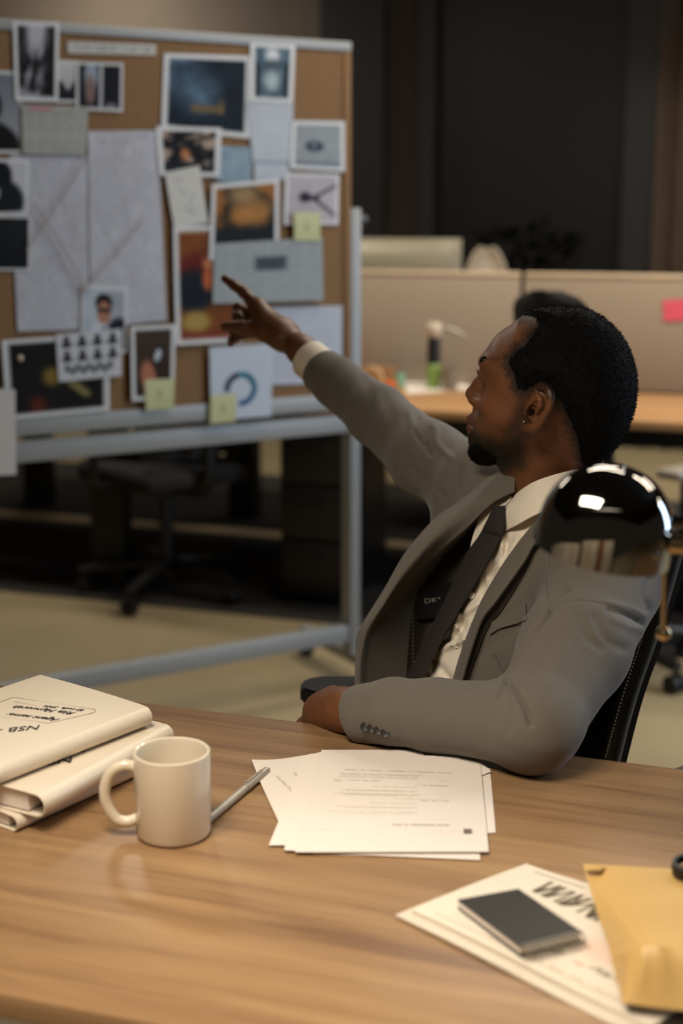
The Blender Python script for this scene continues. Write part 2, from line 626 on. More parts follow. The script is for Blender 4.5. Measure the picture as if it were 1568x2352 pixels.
# ------------------------------------------------------------------ lights
def area(name, loc, target, sx, sy, power, col, spread=math.pi):
    l = bpy.data.lights.new(name, 'AREA'); l.shape = 'RECTANGLE'; l.size = sx; l.size_y = sy
    l.energy = power; l.color = tuple(lin(col)); l.spread = spread
    o = bpy.data.objects.new(name, l); COL.objects.link(o)
    d = Vector(tuple(target)) - Vector(tuple(loc))
    o.location = tuple(loc)
    o.rotation_euler = d.to_track_quat('-Z', 'Y').to_euler()
    return o


WARM = (1.0, .955, .885); COOL = (.74, .86, 1.0)
area('pendant_panel_light', (-.27, .92, 1.90), (.05, 1.30, .73), .58, .27, 7.4, WARM, math.radians(105))
for k, u in enumerate((-.55, .95)):
    area('ceiling_strip_light', R3(u, 3.35, 2.74), R3(u, 3.35, 0), 1.15, .10, 17, WARM).rotation_euler = (0, 0, RANG)
for k, u in enumerate((-3.0, -.6, 1.2, 3.2)):
    area('overhead_area_light', R3(u, 4.55, 2.74), R3(u, 5.0, .9), 1.0, .25, 34, WARM)
area('ceiling_far_light', R3(-4.3, 7.5, 2.7), R3(-4.6, 8.4, 1.7), .5, .3, 22, WARM)
area('ceiling_far_light', R3(-.4, 7.55, 2.75), R3(-.4, 7.5, 0), 2.2, .3, 21, WARM, math.radians(110))
area('overhead_area_light', (-.5, -.25, 2.6), (-.6, -.9, .5), 2.6, .4, 44, WARM, math.radians(130))  # added lamp without fitting, brightens the added cabinets mirrored in the lamp shade
area('cool_side_light', (3.6, 2.7, 1.55), (0.2, 3.2, 1.15), .7, 1.5, 62, COOL)  # unseen cool source on the right, read from bluish highlights; no fitting modelled
w = bpy.data.worlds.new('world'); SC.world = w; w.use_nodes = True
w.node_tree.nodes['Background'].inputs[0].default_value = (1, .88, .72, 1)
w.node_tree.nodes['Background'].inputs[1].default_value = .035
SC.view_settings.view_transform = 'Standard'; SC.view_settings.look = 'None'
SC.view_settings.gamma = 1.0; SC.view_settings.use_curve_mapping = False
SC.view_settings.exposure = 0.0
SC.cycles.use_denoising = True
SC.cycles.max_bounces = 6; SC.cycles.diffuse_bounces = 3; SC.cycles.glossy_bounces = 3; SC.cycles.transmission_bounces = 4
SC.cycles.sample_clamp_indirect = 4.0
SC.cycles.caustics_reflective = False; SC.cycles.caustics_refractive = False

# ------------------------------------------------------------------ bench desk at the back
DV0, DV1 = 4.50, 5.20
uL = -3.6; uR = 3.2
bd = empty('bench_desk', R3(0, 4.9, 0), 'long oak-topped bench desk behind the man with beige screens along it', 'desk')
rbox('desktop', uL, uR, DV0, DV1 - .02, .705, .735, M['deskb'], bd, .003)
rbox('desktop', uL, uR, DV1 + .03, DV1 + .75, .705, .735, M['deskb'], bd, .003)
rbox('beam', uL, uR, DV1 - .02, DV1 + .02, .655, .704, M['blackmetal'], bd)
rbox('cable_tray', uL, uR, DV0 + .08, DV0 + .16, .64, .704, M['blackmetal'], bd)
for u in (ucoord(atv(232, 1300, DV0)), ucoord(atv(232, 1300, DV0)) + 2.9, uL + .05):
    rbox('leg', u - .065, u + .065, DV0 + .05, DV0 + .13, .0, .705, M['blackmetal'], bd)
    rbox('leg', u - .065, u + .065, DV1 + .62, DV1 + .70, .0, .705, M['blackmetal'], bd)
TZ = atv(1000, 627, DV1)[2]
gu = ucoord(atv(1200, 630, DV1))
for nm, a, b, lab in (('left', gu - 1.9, gu - .008, 'beige fabric desk screen in front of the silver monitor'),
                      ('right', gu + .008, gu + 1.9, 'beige fabric desk screen with the pink note stuck on it')):
    s = empty('desk_screen', R3((a + b) / 2, DV1, .737), lab, 'desk divider', 'fabric screens along the bench desk')
    rbox('fabric_panel', a, b, DV1 - .013, DV1 + .025, .737, TZ - .012, M['screen'], s, .006)
    rbox('top_trim', a, b, DV1 - .016, DV1 + .028, TZ - .012, TZ + .008, M['screentop'], s, .008)
# second row of screens hidden further left
# pedestal of drawers
pu0 = ucoord(atv(640, 1200, DV0 + .06)); pu1 = ucoord(atv(790, 1200, DV0 + .06))
pd = empty('drawer_pedestal', R3((pu0 + pu1) / 2, DV0 + .3, 0), 'black drawer pedestal under the bench desk behind the board post', 'drawer unit')
rbox('body', pu0, pu1, DV0 + .08, DV0 + .56, .03, .66, M['plastic_black'], pd, .004)
for k in range(3):
    d = rbox('drawer', pu0 + .008, pu1 - .008, DV0 + .06, DV0 + .08, .05 + k * .2, .24 + k * .2, M['plastic_black'], pd, .003)
    rbox('handle', (pu0 + pu1) / 2 - .05, (pu0 + pu1) / 2 + .05, DV0 + .045, DV0 + .06, .19 + k * .2, .2 + k * .2, M['blackmetal'], d)

# silver monitor beyond the screen
mv = DV1 + .42
p0 = atv(760, 546, mv); p1 = atv(1060, 546, mv); pb = atv(1000, 640, mv)
mo = empty('computer_monitor', R3((ucoord(p0) + ucoord(p1)) / 2, mv, .737), 'silver all-in-one computer monitor seen from behind above the screen', 'monitor')
u0, u1 = ucoord(p0), ucoord(p1); zt = p0[2]
G = []
for i in range(13):
    t = i / 12; z = zt - .40 * t
    G.append([R3(u0 + (u1 - u0) * j / 16, mv - .05 * math.sin(math.pi * min(1, t) ** .6) * (1 - (2 * j / 16 - 1) ** 4), z) for j in range(17)])
sheet('back_shell', np.array(G), .012, M['imac'], mo)
rbox('screen_panel', u0 + .01, u1 - .01, mv + .013, mv + .017, zt - .39, zt - .01, M['plastic_black'], mo)
um = (u0 + u1) / 2
MB().box(R3(um, mv - .03, .737 + .10), (.16, .012, .2), RROT @ Matrix.Rotation(.15, 4, 'X'), .004).box(R3(um, mv, .742), (.2, .18, .008), RROT, .003).build('stand', M['imac'], mo)

# white shell chair beyond
def shell_chair(px, v, yaw, topy, label):
    base = atv(px, 700, v); cx, cy = base[0], base[1]
    zt_ = atv(px, topy, v)[2]
    e = empty('shell_chair', (cx, cy, 0), label, 'chair', None)
    f = np.array([math.cos(yaw), math.sin(yaw), 0]); s = np.array([-f[1], f[0], 0]); c = np.array([cx, cy, 0])
    G = []
    n = 70
    for i in range(n):
        t = i / (n - 1)
        if t < .45:   # back, from top down
            q = t / .45; z = zt_ - (zt_ - .5) * q; x = -.24 + .05 * q; w = .125 * math.sqrt(max(.02, 1 - (1 - min(1, q * 1.6 + .02)) ** 2.2))
        else:
            q = (t - .45) / .55; z = .5 - .06 * math.sin(q * 1.6); x = -.19 + .42 * q; w = .14 * math.sqrt(max(.05, 1 - max(0, (q - .55) / .46) ** 2.5))
        G.append([c + f * (x + .05 * ((j / 14) * 2 - 1) ** 2 * (1 if t < .45 else 0)) + s * w * ((j / 14) * 2 - 1) + RZ * (z + (.03 * ((j / 14) * 2 - 1) ** 2 if t > .45 else 0)) for j in range(15)])
    sheet('seat_shell', np.array(G), .012, M['plastic_white'], e)
    for a in (-.17, .17):
        for b in (-.17, .17):
            MB().cyl(c + f * a * .6 + s * b * .6 + RZ * .45, c + f * a * 1.2 + s * b * 1.2, .012, .009, 12).build('leg', M['deskb'], e)
    return e


shell_chair(1117, DV1 + 1.15, math.atan2(-RV[1], -RV[0]) + .25, 573, 'white moulded chair whose rounded back shows above the desk screens')

# dark plant in front of the window
pc = atv(1215, 640, DV1 + 1.9)
pl = empty('potted_plant', (pc[0], pc[1], 0), 'dark bushy potted plant in front of the night window', 'plant')
MB().lathe([(.0, .0), (.13, .0), (.17, .36), (.155, .36), (.15, .30), (0, .30)], (pc[0], pc[1], 0)).build('pot', M['pot'], pl)
V, Fc = [], []
zc = atv(1215, 585, DV1 + 1.9)[2]
for k in range(520):
    th = random.uniform(0, 2 * math.pi); rr = .24 * math.sqrt(random.random()); hz = random.uniform(-.6, .14) * 1
    hmax = .13 * (1 - (rr / .26) ** 2) + .01
    hz = min(hz, hmax)
    p = np.array([pc[0] + rr * math.cos(th), pc[1] + rr * math.sin(th), zc + hz])
    d = nrm([math.cos(th) + random.gauss(0, .5), math.sin(th) + random.gauss(0, .5), random.uniform(-.1, .9)]); s_ = nrm(np.cross(d, [0, .1, 1])); L = random.uniform(.06, .11)
    n0 = len(V); up = np.cross(s_, d) * .012
    V += [p, p + d * L * .5 + s_ * L * .22 + up, p + d * L, p + d * L * .5 - s_ * L * .22 + up]; Fc += [(n0, n0 + 1, n0 + 2), (n0, n0 + 2, n0 + 3)]
fo = mesh_obj('foliage', V, Fc, M['leaf'], pl)
MB().tube([(pc[0], pc[1], .28), (pc[0] + .02, pc[1], .6), (pc[0], pc[1], zc)], .012).build('stem', M['pot'], pl)

# small things on the back desk
def onbd(px, py): return atz(px, py, .735)


b = onbd(995, 893); bt = empty('spray_bottle', b, 'slim bottle with black neck and white pump head standing by the desk screen', 'bottle')
hz = lambda py: atv(995, py, float(b @ RV))[2]
MB().lathe([(0, .735), (.026, .735), (.027, hz(845)), (.024, hz(835)), (0, hz(835))], (b[0], b[1], .0015)).build('body', M['green'], bt)
MB().lathe([(.024, hz(835)), (.024, hz(800)), (.022, hz(775)), (0, hz(775))], (b[0], b[1], .001)).build('neck', M['plastic_black'], bt)
MB().lathe([(0, hz(775)), (.02, hz(775)), (.03, hz(762)), (.03, hz(748)), (.024, hz(742)), (0, hz(741))], (b[0], b[1], .001)).build('pump_head', M['plastic_white'], bt)
arc = [at(1008, 752, b[1]), at(1035, 757, b[1] - .01), at(1058, 768, b[1] - .02), at(1072, 782, b[1] - .03)]
MB().tube(cat(arc, 14), [.010 - .0003 * i for i in range(14)], 10).build('spout', M['clear'], bt)
b = onbd(1032, 896)
g = MB().lathe([(0, 0), (.028, 0), (.03, .085), (.028, .085), (.026, .004), (0, .004)], (b[0], b[1], .736)).build('drinking_glass', M['clear'])
tag(g, 'small clear glass standing right of the pump bottle on the back desk', 'glass')
for k, (pts, dz, lab) in enumerate((([(925, 880), (1075, 876), (1080, 895), (935, 905)], 0, 'lower white sheet lying on the back desk left of the man'),
                                    ([(945, 872), (1060, 870), (1090, 884), (930, 893)], .002, 'upper white sheet lying on the back desk left of the man'))):
    G = surf_grid([[onbd(*pts[0]), onbd(*pts[1])], [onbd(*pts[3]), onbd(*pts[2])]], 4, 4) + RZ * (.002 + dz)
    tag(sheet('paper_sheet', G, .0012, M['paper']), lab, 'paper', 'white sheets on the back desk')
b = onbd(872, 890)
bx = empty('cardboard_box', b, 'small brown cardboard box on the back desk beside the board post', 'box')
MB().box(b + RZ * .035, (.10, .07, .066), RROT, .002).build('box_body', M['cardboard'], bx)
MB().box(b + RZ * .070, (.104, .074, .005), RROT, .001).build('lid', M['cardboard'], bx)
b = onbd(850, 905)
tr_ = MB()
q = RROT @ Matrix.Rotation(math.pi / 2, 4, 'X')
tr_.lathe([(.028, -.012), (.05, -.012), (.05, .012), (.028, .012), (.028, -.012)], b + RZ * .051, 40, q)
tag(tr_.build('tape_roll', M['tape']), 'cream roll of tape standing on edge on the back desk', 'tape')
b = onbd(893, 893)
tag(MB().box(b + RZ * .016, (.05, .045, .03), RROT, .008).build('eraser_block', M['orange']), 'small orange block lying on the back desk near the papers', 'stationery')
b = onbd(915, 889)
cp = MB().lathe([(0, 0), (.02, 0), (.026, .05), (.023, .05), (.018, .004), (0, .004)], (b[0], b[1], .736)).build('plastic_cup', M['teal'])
tag(cp, 'tiny mint green cup on the back desk next to the orange block', 'cup')
# pink note on the right screen
q0, q1, q2, q3 = [onplane(x, y, RV * (DV1 - .0165), RV) for x, y in ((1521, 690), (1600, 684), (1600, 734), (1524, 738))]
pn = sheet('sticky_note', surf_grid([[q0, q1], [q3, q2]], 6, 6), .001, M['pink'])
tag(pn, 'bright pink paper note stuck on the beige screen at the right edge', 'note')


# ------------------------------------------------------------------ office chairs
def office_chair(loc, yaw, label, topz=1.05, bw=.44, group=None, base_rot=0.0):
    e = empty('office_chair', loc, label, 'chair', group)
    c = np.asarray(loc, float); f = np.array([math.cos(yaw), math.sin(yaw), 0]); s = np.array([-f[1], f[0], 0])
    R = Matrix.Rotation(yaw, 4, 'Z')
    MB().box(c + RZ * .455, (.47, .47, .075), R, .03, 4).build('seat', M['fabric_black'], e)
    G = []
    for i in range(40):
        t = i / 39; z = .52 + (topz - .52) * t
        w = bw / 2 * (1 - .12 * max(0, (t - .55) / .45)) * math.sqrt(max(.05, 1 - max(0, (t - .90) / .105) ** 2.4)) * (1 if t > .06 else .8)
        G.append([c + f * (-.23 - .06 * t + .04 * math.cos(3 * t) + .05 * (2 * j / 14 - 1) ** 2) + s * w * (2 * j / 14 - 1) + RZ * z for j in range(15)])
    sheet('backrest', np.array(G), .03, M['fabric_black'], e)
    MB().tube(cat([c + f * -.05 + RZ * .40, c + f * -.24 + RZ * .42, c + f * -.275 + RZ * .58, c - f * .285 + RZ * .8], 12), .022, 10).build('back_post', M['plastic_black'], e)
    for k in (-1, 1):
        a = MB().tube(cat([c + s * k * .2 + RZ * .43, c + s * k * .29 + RZ * .45, c + s * k * .295 + RZ * .64], 10), .018, 10).build('armrest', M['plastic_black'], e)
        MB().box(c + s * k * .295 + f * .03 + RZ * .655, (.25, .085, .028), R, .012, 3).build('arm_pad', M['grey'] if topz > 1.1 else M['plastic_black'], a)
    MB().cyl(c + RZ * .12, c + RZ * .42, .026, .022).box(c + RZ * .40, (.2, .16, .05), R, .01).build('gas_lift', M['plastic_black'], e)
    MB().cyl(c + RZ * .075, c + RZ * .135, .05, .04).build('base_hub', M['plastic_black'], e)
    for k in range(5):
        a = base_rot + k * 2 * math.pi / 5; d = np.array([math.cos(a), math.sin(a), 0]); t_ = np.array([-d[1], d[0], 0])
        lg = MB().tube([c + d * .03 + RZ * .11, c + d * .18 + RZ * .10, c + d * .32 + RZ * .08], [.03, .024, .018], 10).build('base_leg', M['plastic_black'], e)
        m = MB()
        for z in (-1, 1): m.cyl(c + d * .31 + t_ * (z * .006) + RZ * .028, c + d * .31 + t_ * (z * .024) + RZ * .028, .028, None, 20)
        m.cyl(c + d * .31 + RZ * .03, c + d * .31 + RZ * .08, .008)
        m.build('caster', M['plastic_black'], lg)
    return e


office_chair((-.64, 5.06, .007), 2.3, 'black swivel chair standing under the mobile board at the back desk', 1.0, .46, base_rot=math.radians(-108))
office_chair((.797, 4.22, .0), .70, 'black high-backed office chair behind the man, its top above his head', 1.165, .32, base_rot=.3)

# unseen cabinets, added to give the chrome lamp shade its reflection
M['added_cab'] = mat('cream_added_cabinet', 'cdbfa8', .6); M['added_cab_brown'] = mat('brown_added_cabinet', '8a5a34', .5)
for k, (x0, x1, m_, lab) in enumerate(((-2.1, -1.35, 'added_cab', 'added cream cabinet farthest left behind the camera'), (-1.30, -.62, 'added_cab', 'added cream cabinet left of the brown one behind the camera'),
                                       (-.58, -.25, 'added_cab_brown', 'added narrow brown cabinet between cream ones behind the camera'), (-.22, .35, 'added_cab', 'added cream cabinet right of the brown one behind the camera'))):
    cb = empty('added_cabinet', ((x0 + x1) / 2, -1.15, 0), lab, 'cabinet', 'unseen cabinets added for the reflection in the chrome lamp shade')
    MB().box(((x0 + x1) / 2, -1.17, .48), (x1 - x0, .42, .96)).build('body', M[m_], cb)
    dr = MB().box(((x0 + x1) / 2, -.955, .5), (x1 - x0 - .02, .02, .88), None, .003).build('door', M[m_], cb)
    MB().cyl((x1 - .06, -.935, .55), (x1 - .06, -.935, .68), .006).build('handle', M['alum'], dr)

for k, (y0, y1, lab) in enumerate(((-.70, .05, 'added cream cabinet of the left side row, nearest the camera'), (.10, .85, 'added cream cabinet in the middle of the left side row'), (.90, 1.65, 'added cream cabinet at the far end of the left side row'))):
    cb = empty('added_cabinet', (-2.3, (y0 + y1) / 2, 0), lab, 'cabinet', 'unseen cabinets added for the reflection in the chrome lamp shade')
    MB().box((-2.32, (y0 + y1) / 2, .44), (.42, y1 - y0, .88)).build('body', M['added_cab'], cb)
    dr = MB().box((-2.10, (y0 + y1) / 2, .46), (.02, y1 - y0 - .02, .80), None, .003).build('door', M['added_cab'], cb)
    MB().cyl((-2.08, y1 - .06, .55), (-2.08, y1 - .06, .68), .006).build('handle', M['alum'], dr)
area('overhead_area_light', (-1.7, .45, 2.68), (-1.9, .45, 0), .3, 1.6, 14, WARM, math.radians(100))  # second added lamp, put in to light the added left cabinet row

# ------------------------------------------------------------------ mobile cork board
BB = np.array([.858, .513, 0]); BB /= np.linalg.norm(BB); BN = np.array([BB[1], -BB[0], 0])
BP = at(805, 97, 4.05)
BROT = Matrix.Rotation(math.atan2(BB[1], BB[0]), 4, 'Z')


def bp(px, py, off=0.0): return onplane(px, py, BP + BN * off, BN)
def bt_(P): return float((np.asarray(P) - BP) @ BB)
def B3(t, n, z): return BP * np.array([1, 1, 0]) + BB * t + BN * n + RZ * z


def bbox(name, t0, t1, n0, n1, z0, z1, m, parent, bev=0.002):
    return MB().box(B3((t0 + t1) / 2, (n0 + n1) / 2, (z0 + z1) / 2), (abs(t1 - t0), abs(n1 - n0), abs(z1 - z0)), BROT, bev).build(name, m, parent)


TL = -2.0
zt = BP[2]; zb1 = bp(482, 926)[2]; zb0 = bp(482, 965)[2]
board = empty('cork_board', B3(-.9, 0, 0), 'large mobile cork board on wheels covered with pinned photographs and papers', 'board')
bbox('cork_panel', TL + .02, -.022, -.022, 0, zb1 - .005, zt - .022, M['cork'], board, 0)
bbox('frame_bar', TL, 0, -.03, .006, zt - .024, zt, M['alum'], board)
bbox('frame_bar', TL, 0, -.03, .008, zb0, zb1, M['alum'], board)
bbox('frame_bar', -.024, 0, -.03, .004, zb1, zt - .024, M['cork'], board)
bbox('frame_bar', TL, TL + .024, -.03, .006, zb1, zt - .024, M['alum'], board)
tp = bt_(bp(817, 800)); zp = bp(817, 478)[2]
rz1 = bp(482, 981, .0)[2]; rz0 = bp(482, 1024, .0)[2]
for k, t in enumerate((tp, TL - .03)):
    po = bbox('post', t - .018, t + .018, -.05, .0, .1, zp, M['alum'], board, .004)
    MB().cyl(B3(t + .02, -.025, zp - .035), B3(t + .045, -.025, zp - .035), .02, .016).build('pivot_knob', M['plastic_black'], po)
    ft = bbox('foot', t - .02, t + .02, -.31, .25, .065, .1, M['alum'], board, .005)
    for n in (-.30, .24):
        m = MB().cyl(B3(t - .014, n, .028), B3(t + .014, n, .028), .028).cyl(B3(t, n, .03), B3(t, n, .066), .01)
        m.build('caster', M['plastic_black'], ft)
bbox('middle_rail', TL - .03, tp - .018, -.045, -.005, rz0, rz1, M['alum'], board, .004)
fr1 = bp(790, 1441, 0)[2]
bbox('foot_rail', TL - .03, tp - .018, -.045, -.005, fr1 - .05, fr1 + .0, M['alum'], board, .004)
# ------------------------------------------------------------------ prints pinned on the board
def mixc(a, b, t):
    t = np.asarray(t)[..., None]
    return np.asarray(a, float) * (1 - t) + np.asarray(b, float) * t


def over(c, col, mask): return mixc(c, np.broadcast_to(np.asarray(col, float), c.shape), np.clip(mask, 0, 1))
def n2(u, v, s, seed, o=4): return fbm(np.stack([u * s, v * s, np.full_like(u, seed * 3.7)], -1), o)
def disc(u, v, cu, cv, ru, rv, soft=.15): return 1 - ss(1 - soft, 1 + soft, np.sqrt(((u - cu) / ru) ** 2 + ((v - cv) / rv) ** 2))
def rect(u, v, a, b, c, d, s=.015): return ss(a - s, a + s, u) * (1 - ss(b - s, b + s, u)) * ss(c - s, c + s, v) * (1 - ss(d - s, d + s, v))
def seg(u, v, p, q, w): return 1 - ss(w * .6, w * 1.4, line_d(u, v, [p, q]))
def flat(u, c): return np.broadcast_to(np.asarray(c, float), u.shape + (3,)).copy()


W = (.80, .81, .82)


def bordered(fn, b=.07, bv=None, wcol=W):
    bv = b if bv is None else bv

    def g(u, v):
        uu = np.clip((u - b) / (1 - 2 * b), 0, 1); vv = np.clip((v - bv) / (1 - 2 * bv), 0, 1)
        c = fn(uu, vv); m = rect(u, v, b, 1 - b, bv, 1 - bv, .008)
        return over(flat(u, wcol), 0, m * 0) * (1 - m[..., None]) + c * m[..., None]
    return g


def p_trees(u, v):
    g = .16 + .25 * n2(u * 2, v, 5, 1)
    c = mixc((.05, .05, .06), (.55, .55, .58), ss(.42, .68, n2(u + v * .5, v * .5, 11, 2)))
    c = over(c, (.66, .67, .70), disc(u, v, .5, .05, .32, .34, .5))
    c = over(c, (.05, .05, .06), ss(.0, .35, np.abs(u - .5 + .1 * v) - .12) * .8 * (1 - ss(.75, .9, v)))
    return over(c, (.55, .56, .60), ss(.0, .12, v - .80 - .18 * u))


def p_lightdark(u, v): return over(mixc((.72, .72, .73), (.58, .58, .6), v), (.09, .09, .11), ss(.55, .68, v + .12 * np.sin(u * 9)))


def p_triptych(u, v):
    c = flat(u, (.05, .06, .09))
    c = over(c, (.55, .60, .66), disc(u, v, .30, .25, .16, .35, .4)); c = over(c, (.46, .38, .36), disc(u, v, .28, .6, .12, .35, .4))
    c = over(c, (.70, .71, .73), rect(u, v, .50, .57, 0, 1)); c = over(c, (.42, .42, .46), disc(u, v, .78, .98, .15, .12, .4))
    return c


def p_silhouette(u, v):
    c = mixc((.40, .43, .47), (.58, .59, .6), v)
    c = over(c, (.04, .04, .05), disc(u, v, .2, .42, .34, .22, .2)); return over(c, (.03, .03, .03), disc(u, v, .1, 1.0, .9, .4, .1))


def p_clip(u, v):
    c = flat(u, (.60, .61, .59)); col = np.sin(u * 40) * .5
    lines = (np.sin(v * 130) > .2) * (n2(u, v, 30, 4) > .42) * (np.abs(np.mod(u * 5, 1) - .5) < .42)
    c = over(c, (.42, .43, .43), lines * .45)
    c = over(c, (.70, .25, .38), rect(u, v, .1, .45, .05, .09)); return over(c, (.45, .45, .46), rect(u, v, .08, .8, .14, .18) * .5)


def p_label(u, v): return over(flat(u, (.70, .70, .68)), (.35, .36, .4), (n2(u * 6, v, 8, 3) > .52) * rect(u, v, .06, .94, .25, .75) * .45)


def p_bluenight(u, v):
    c = mixc((.03, .05, .08), (.10, .16, .22), n2(u, v, 4, 5))
    c = over(c, (.38, .48, .58), ss(.9, .2, u * 1.3 + v * .9) * n2(u, v, 7, 6) * 1.1)
    c = over(c, (.45, .58, .68), disc(u, v, .40, .50, .22, .24, 1.0) * (.35 + .9 * n2(u, v, 9, 66)) * .8); c = over(c, (.45, .36, .22), rect(u, v, .30, .72, .66, .76) * .8 + rect(u, v, .66, .72, .56, .76) * .7)
    return over(c, (.05, .11, .15), ss(.80, .9, v) * .8)


def p_crowd(u, v):
    c = mixc((.05, .05, .07), (.62, .55, .50), ss(.45, .62, n2(u, v, 6, 7)))
    c = over(c, (.02, .02, .03), seg(u, v, (.15, .3), (.95, .12), .04)); c = over(c, (.68, .45, .30), disc(u, v, .42, .56, .09, .14, .5))
    return over(c, (.06, .10, .13), ss(.70, .95, v) * n2(u, v, 5, 8) * 1.6)


def p_statue(u, v):
    c = mixc((.10, .16, .20), (.45, .55, .62), n2(u, v, 6, 9))
    c = over(c, (.78, .80, .82), disc(u, v, .5, .15, .2, .14, .5)); c = over(c, (.25, .30, .33), disc(u, v, .5, .42, .2, .18, .4))
    c = over(c, (.62, .68, .70), disc(u, v, .5, .66, .22, .2, .6)); return over(c, (.08, .14, .18), rect(u, v, .0, .15, .3, 1) + rect(u, v, .85, 1, .3, 1))


def p_blank(u, v): return mixc((.72, .75, .79), (.62, .65, .69), n2(u, v, 2, 10))


def p_newscar(u, v):
    c = flat(u, (.55, .58, .60)); lines = (np.sin(v * 110) > .3) * (n2(u, v, 24, 11) > .4)
    c = over(c, (.40, .42, .45), lines * .5); c = over(c, (.10, .16, .22), disc(u, v, .42, .52, .20, .12, .3)); c = over(c, (.5, .55, .6), disc(u, v, .42, .5, .05, .05, .4))
    return over(c, (.38, .43, .48), rect(u, v, .0, 1, .88, 1) * .8)


def p_blue(u, v): return mixc((.58, .66, .71), (.40, .50, .57), n2(u, v, 4, 12))


def p_note(u, v):
    c = flat(u, (.74, .74, .72))
    for k, (a, b) in enumerate((((.2, .15), (.45, .2)), ((.3, .3), (.5, .45)), ((.7, .45), (.5, .75)), ((.35, .65), (.6, .8)), ((.6, .8), (.75, .7)))): c = over(c, (.45, .45, .5), seg(u, v, a, b, .012) * .7)
    return c


def p_gold(u, v):
    c = mixc((.10, .09, .07), (.55, .36, .17), ss(.42, .62, n2(u, v, 4, 13)) * ss(.9, .4, v))
    c = over(c, (.66, .47, .26), disc(u, v, .62, .42, .35, .22, .7) * .85); c = over(c, (.72, .60, .42), disc(u, v, .45, .12, .25, .15, .7) * .7)
    c = over(c, (.07, .09, .12), ss(.58, .72, v - .1 * u)); return over(c, (.25, .10, .06), disc(u, v, .3, .98, .45, .12, .5) * .7)


def p_branch(u, v):
    c = mixc((.70, .68, .70), (.60, .58, .62), n2(u, v, 3, 14)); d = (.14, .11, .17)
    c = over(c, d, disc(u, v, .36, .46, .12, .11, .3)); c = over(c, d, seg(u, v, (.3, .48), (.6, .48), .05)); c = over(c, d, seg(u, v, (.55, .46), (.98, .2), .03))
    return over(c, d, seg(u, v, (.55, .5), (.98, .85), .03))


def p_sticky(u, v): return over(mixc((.74, .75, .58), (.68, .69, .52), v), (.40, .42, .30), disc(u, v, .48, .5, .06, .16, .6) * .5)


def p_painting(u, v):
    c = mixc((.42, .22, .08), (.60, .36, .12), n2(u, v, 4, 15)); c = over(c, (.20, .10, .06), n2(u, v, 6, 16) * .6)
    c = over(c, (.36, .10, .07), disc(u, v, .30, .36, .35, .16, .4)); c = over(c, (.70, .46, .30), disc(u, v, .55, .30, .12, .06, .5))
    c = over(c, (.06, .09, .13), disc(u, v, .25, .55, .36, .2, .3)); c = over(c, (.70, .36, .20), disc(u, v, .52, .45, .1, .1, .5))
    c = over(c, (.62, .52, .28), disc(u, v, .28, .84, .25, .10, .4)); return over(c, (.45, .18, .10), ss(.9, .97, v))


def p_news(u, v):
    c = flat(u, (.57, .60, .61)); colm = np.abs(np.mod(u * 6 + .1, 1) - .5) < .43
    lines = (np.sin(v * 120) > .1) * (n2(u, v, 40, 17) > .4) * colm
    c = over(c, (.44, .47, .49), lines * .5); c = over(c, (.15, .19, .23), rect(u, v, .37, .66, .26, .48, .03) * (.6 + .5 * n2(u, v, 14, 18)))
    return over(c, (.5, .53, .55), (np.abs(u - .5) < .004) * 1.0)


def mapper(seed):
    def f(u, v):
        c = mixc((.70, .71, .75), (.63, .64, .67), n2(u, v, 3, seed))
        r = np.random.default_rng(seed)
        for _ in range(16):
            a = r.random(2) * 1.2 - .1; b = r.random(2) * 1.2 - .1; m = (a + b) / 2 + r.normal(0, .08, 2)
            pts = cat([a, m, b], 8); c = over(c, (.50, .47, .48), (1 - ss(.002, .009, line_d(u, v, pts))) * .22)
        q = n2(u, v, 9, seed + 3); c = over(c, (.56, .57, .60), (np.abs(q - .5) < .015) * .4); c = over(c, (.78, .79, .81), (np.abs(q - .6) < .02) * .4)
        return c
    return f


def p_darkfig(u, v):
    c = flat(u, (.70, .71, .74)); c = over(c, (.04, .05, .07), disc(u, v, .35, .28, .3, .3, .15)); c = over(c, (.05, .07, .10), disc(u, v, .4, .8, .55, .45, .15))
    return over(c, (.6, .6, .64), disc(u, v, .25, .62, .12, .14, .3))


def p_dark(u, v): return mixc((.04, .05, .06), (.17, .18, .19), n2(u * 1, v * .4, 6, 19) * (1 - v))


def p_person(u, v):
    c = mixc((.58, .62, .66), (.70, .74, .78), n2(u, v, 3, 20)); c = over(c, (.36, .38, .40), rect(u, v, .62, .95, .05, .4, .05) * .3)
    c = over(c, (.06, .08, .12), disc(u, v, .86, .95, .36, .48, .15)); c = over(c, (.74, .76, .80), disc(u, v, .42, .9, .26, .34, .2))
    c = over(c, (.06, .05, .05), disc(u, v, .49, .24, .20, .15, .15)); c = over(c, (.62, .45, .37), disc(u, v, .50, .40, .17, .19, .15))
    c = over(c, (.06, .06, .07), rect(u, v, .34, .66, .33, .39, .015)); return over(c, (.10, .12, .18), seg(u, v, (.5, .68), (.52, .98), .04))


def p_busts(u, v):
    c = flat(u, (.72, .73, .75))
    for j in range(2):
        for i in range(4):
            c = over(c, (.10, .11, .14), disc(u, v, .15 + i * .235, .14 + j * .30, .045, .075, .25)); c = over(c, (.12, .13, .16), disc(u, v, .15 + i * .235, .25 + j * .30, .085, .055, .25))
    for i in range(9): c = over(c, (.20, .22, .25), disc(u, v, .14 + i * .085, .74 + .06 * (i % 2), .04, .09, .4) * .8)
    return c


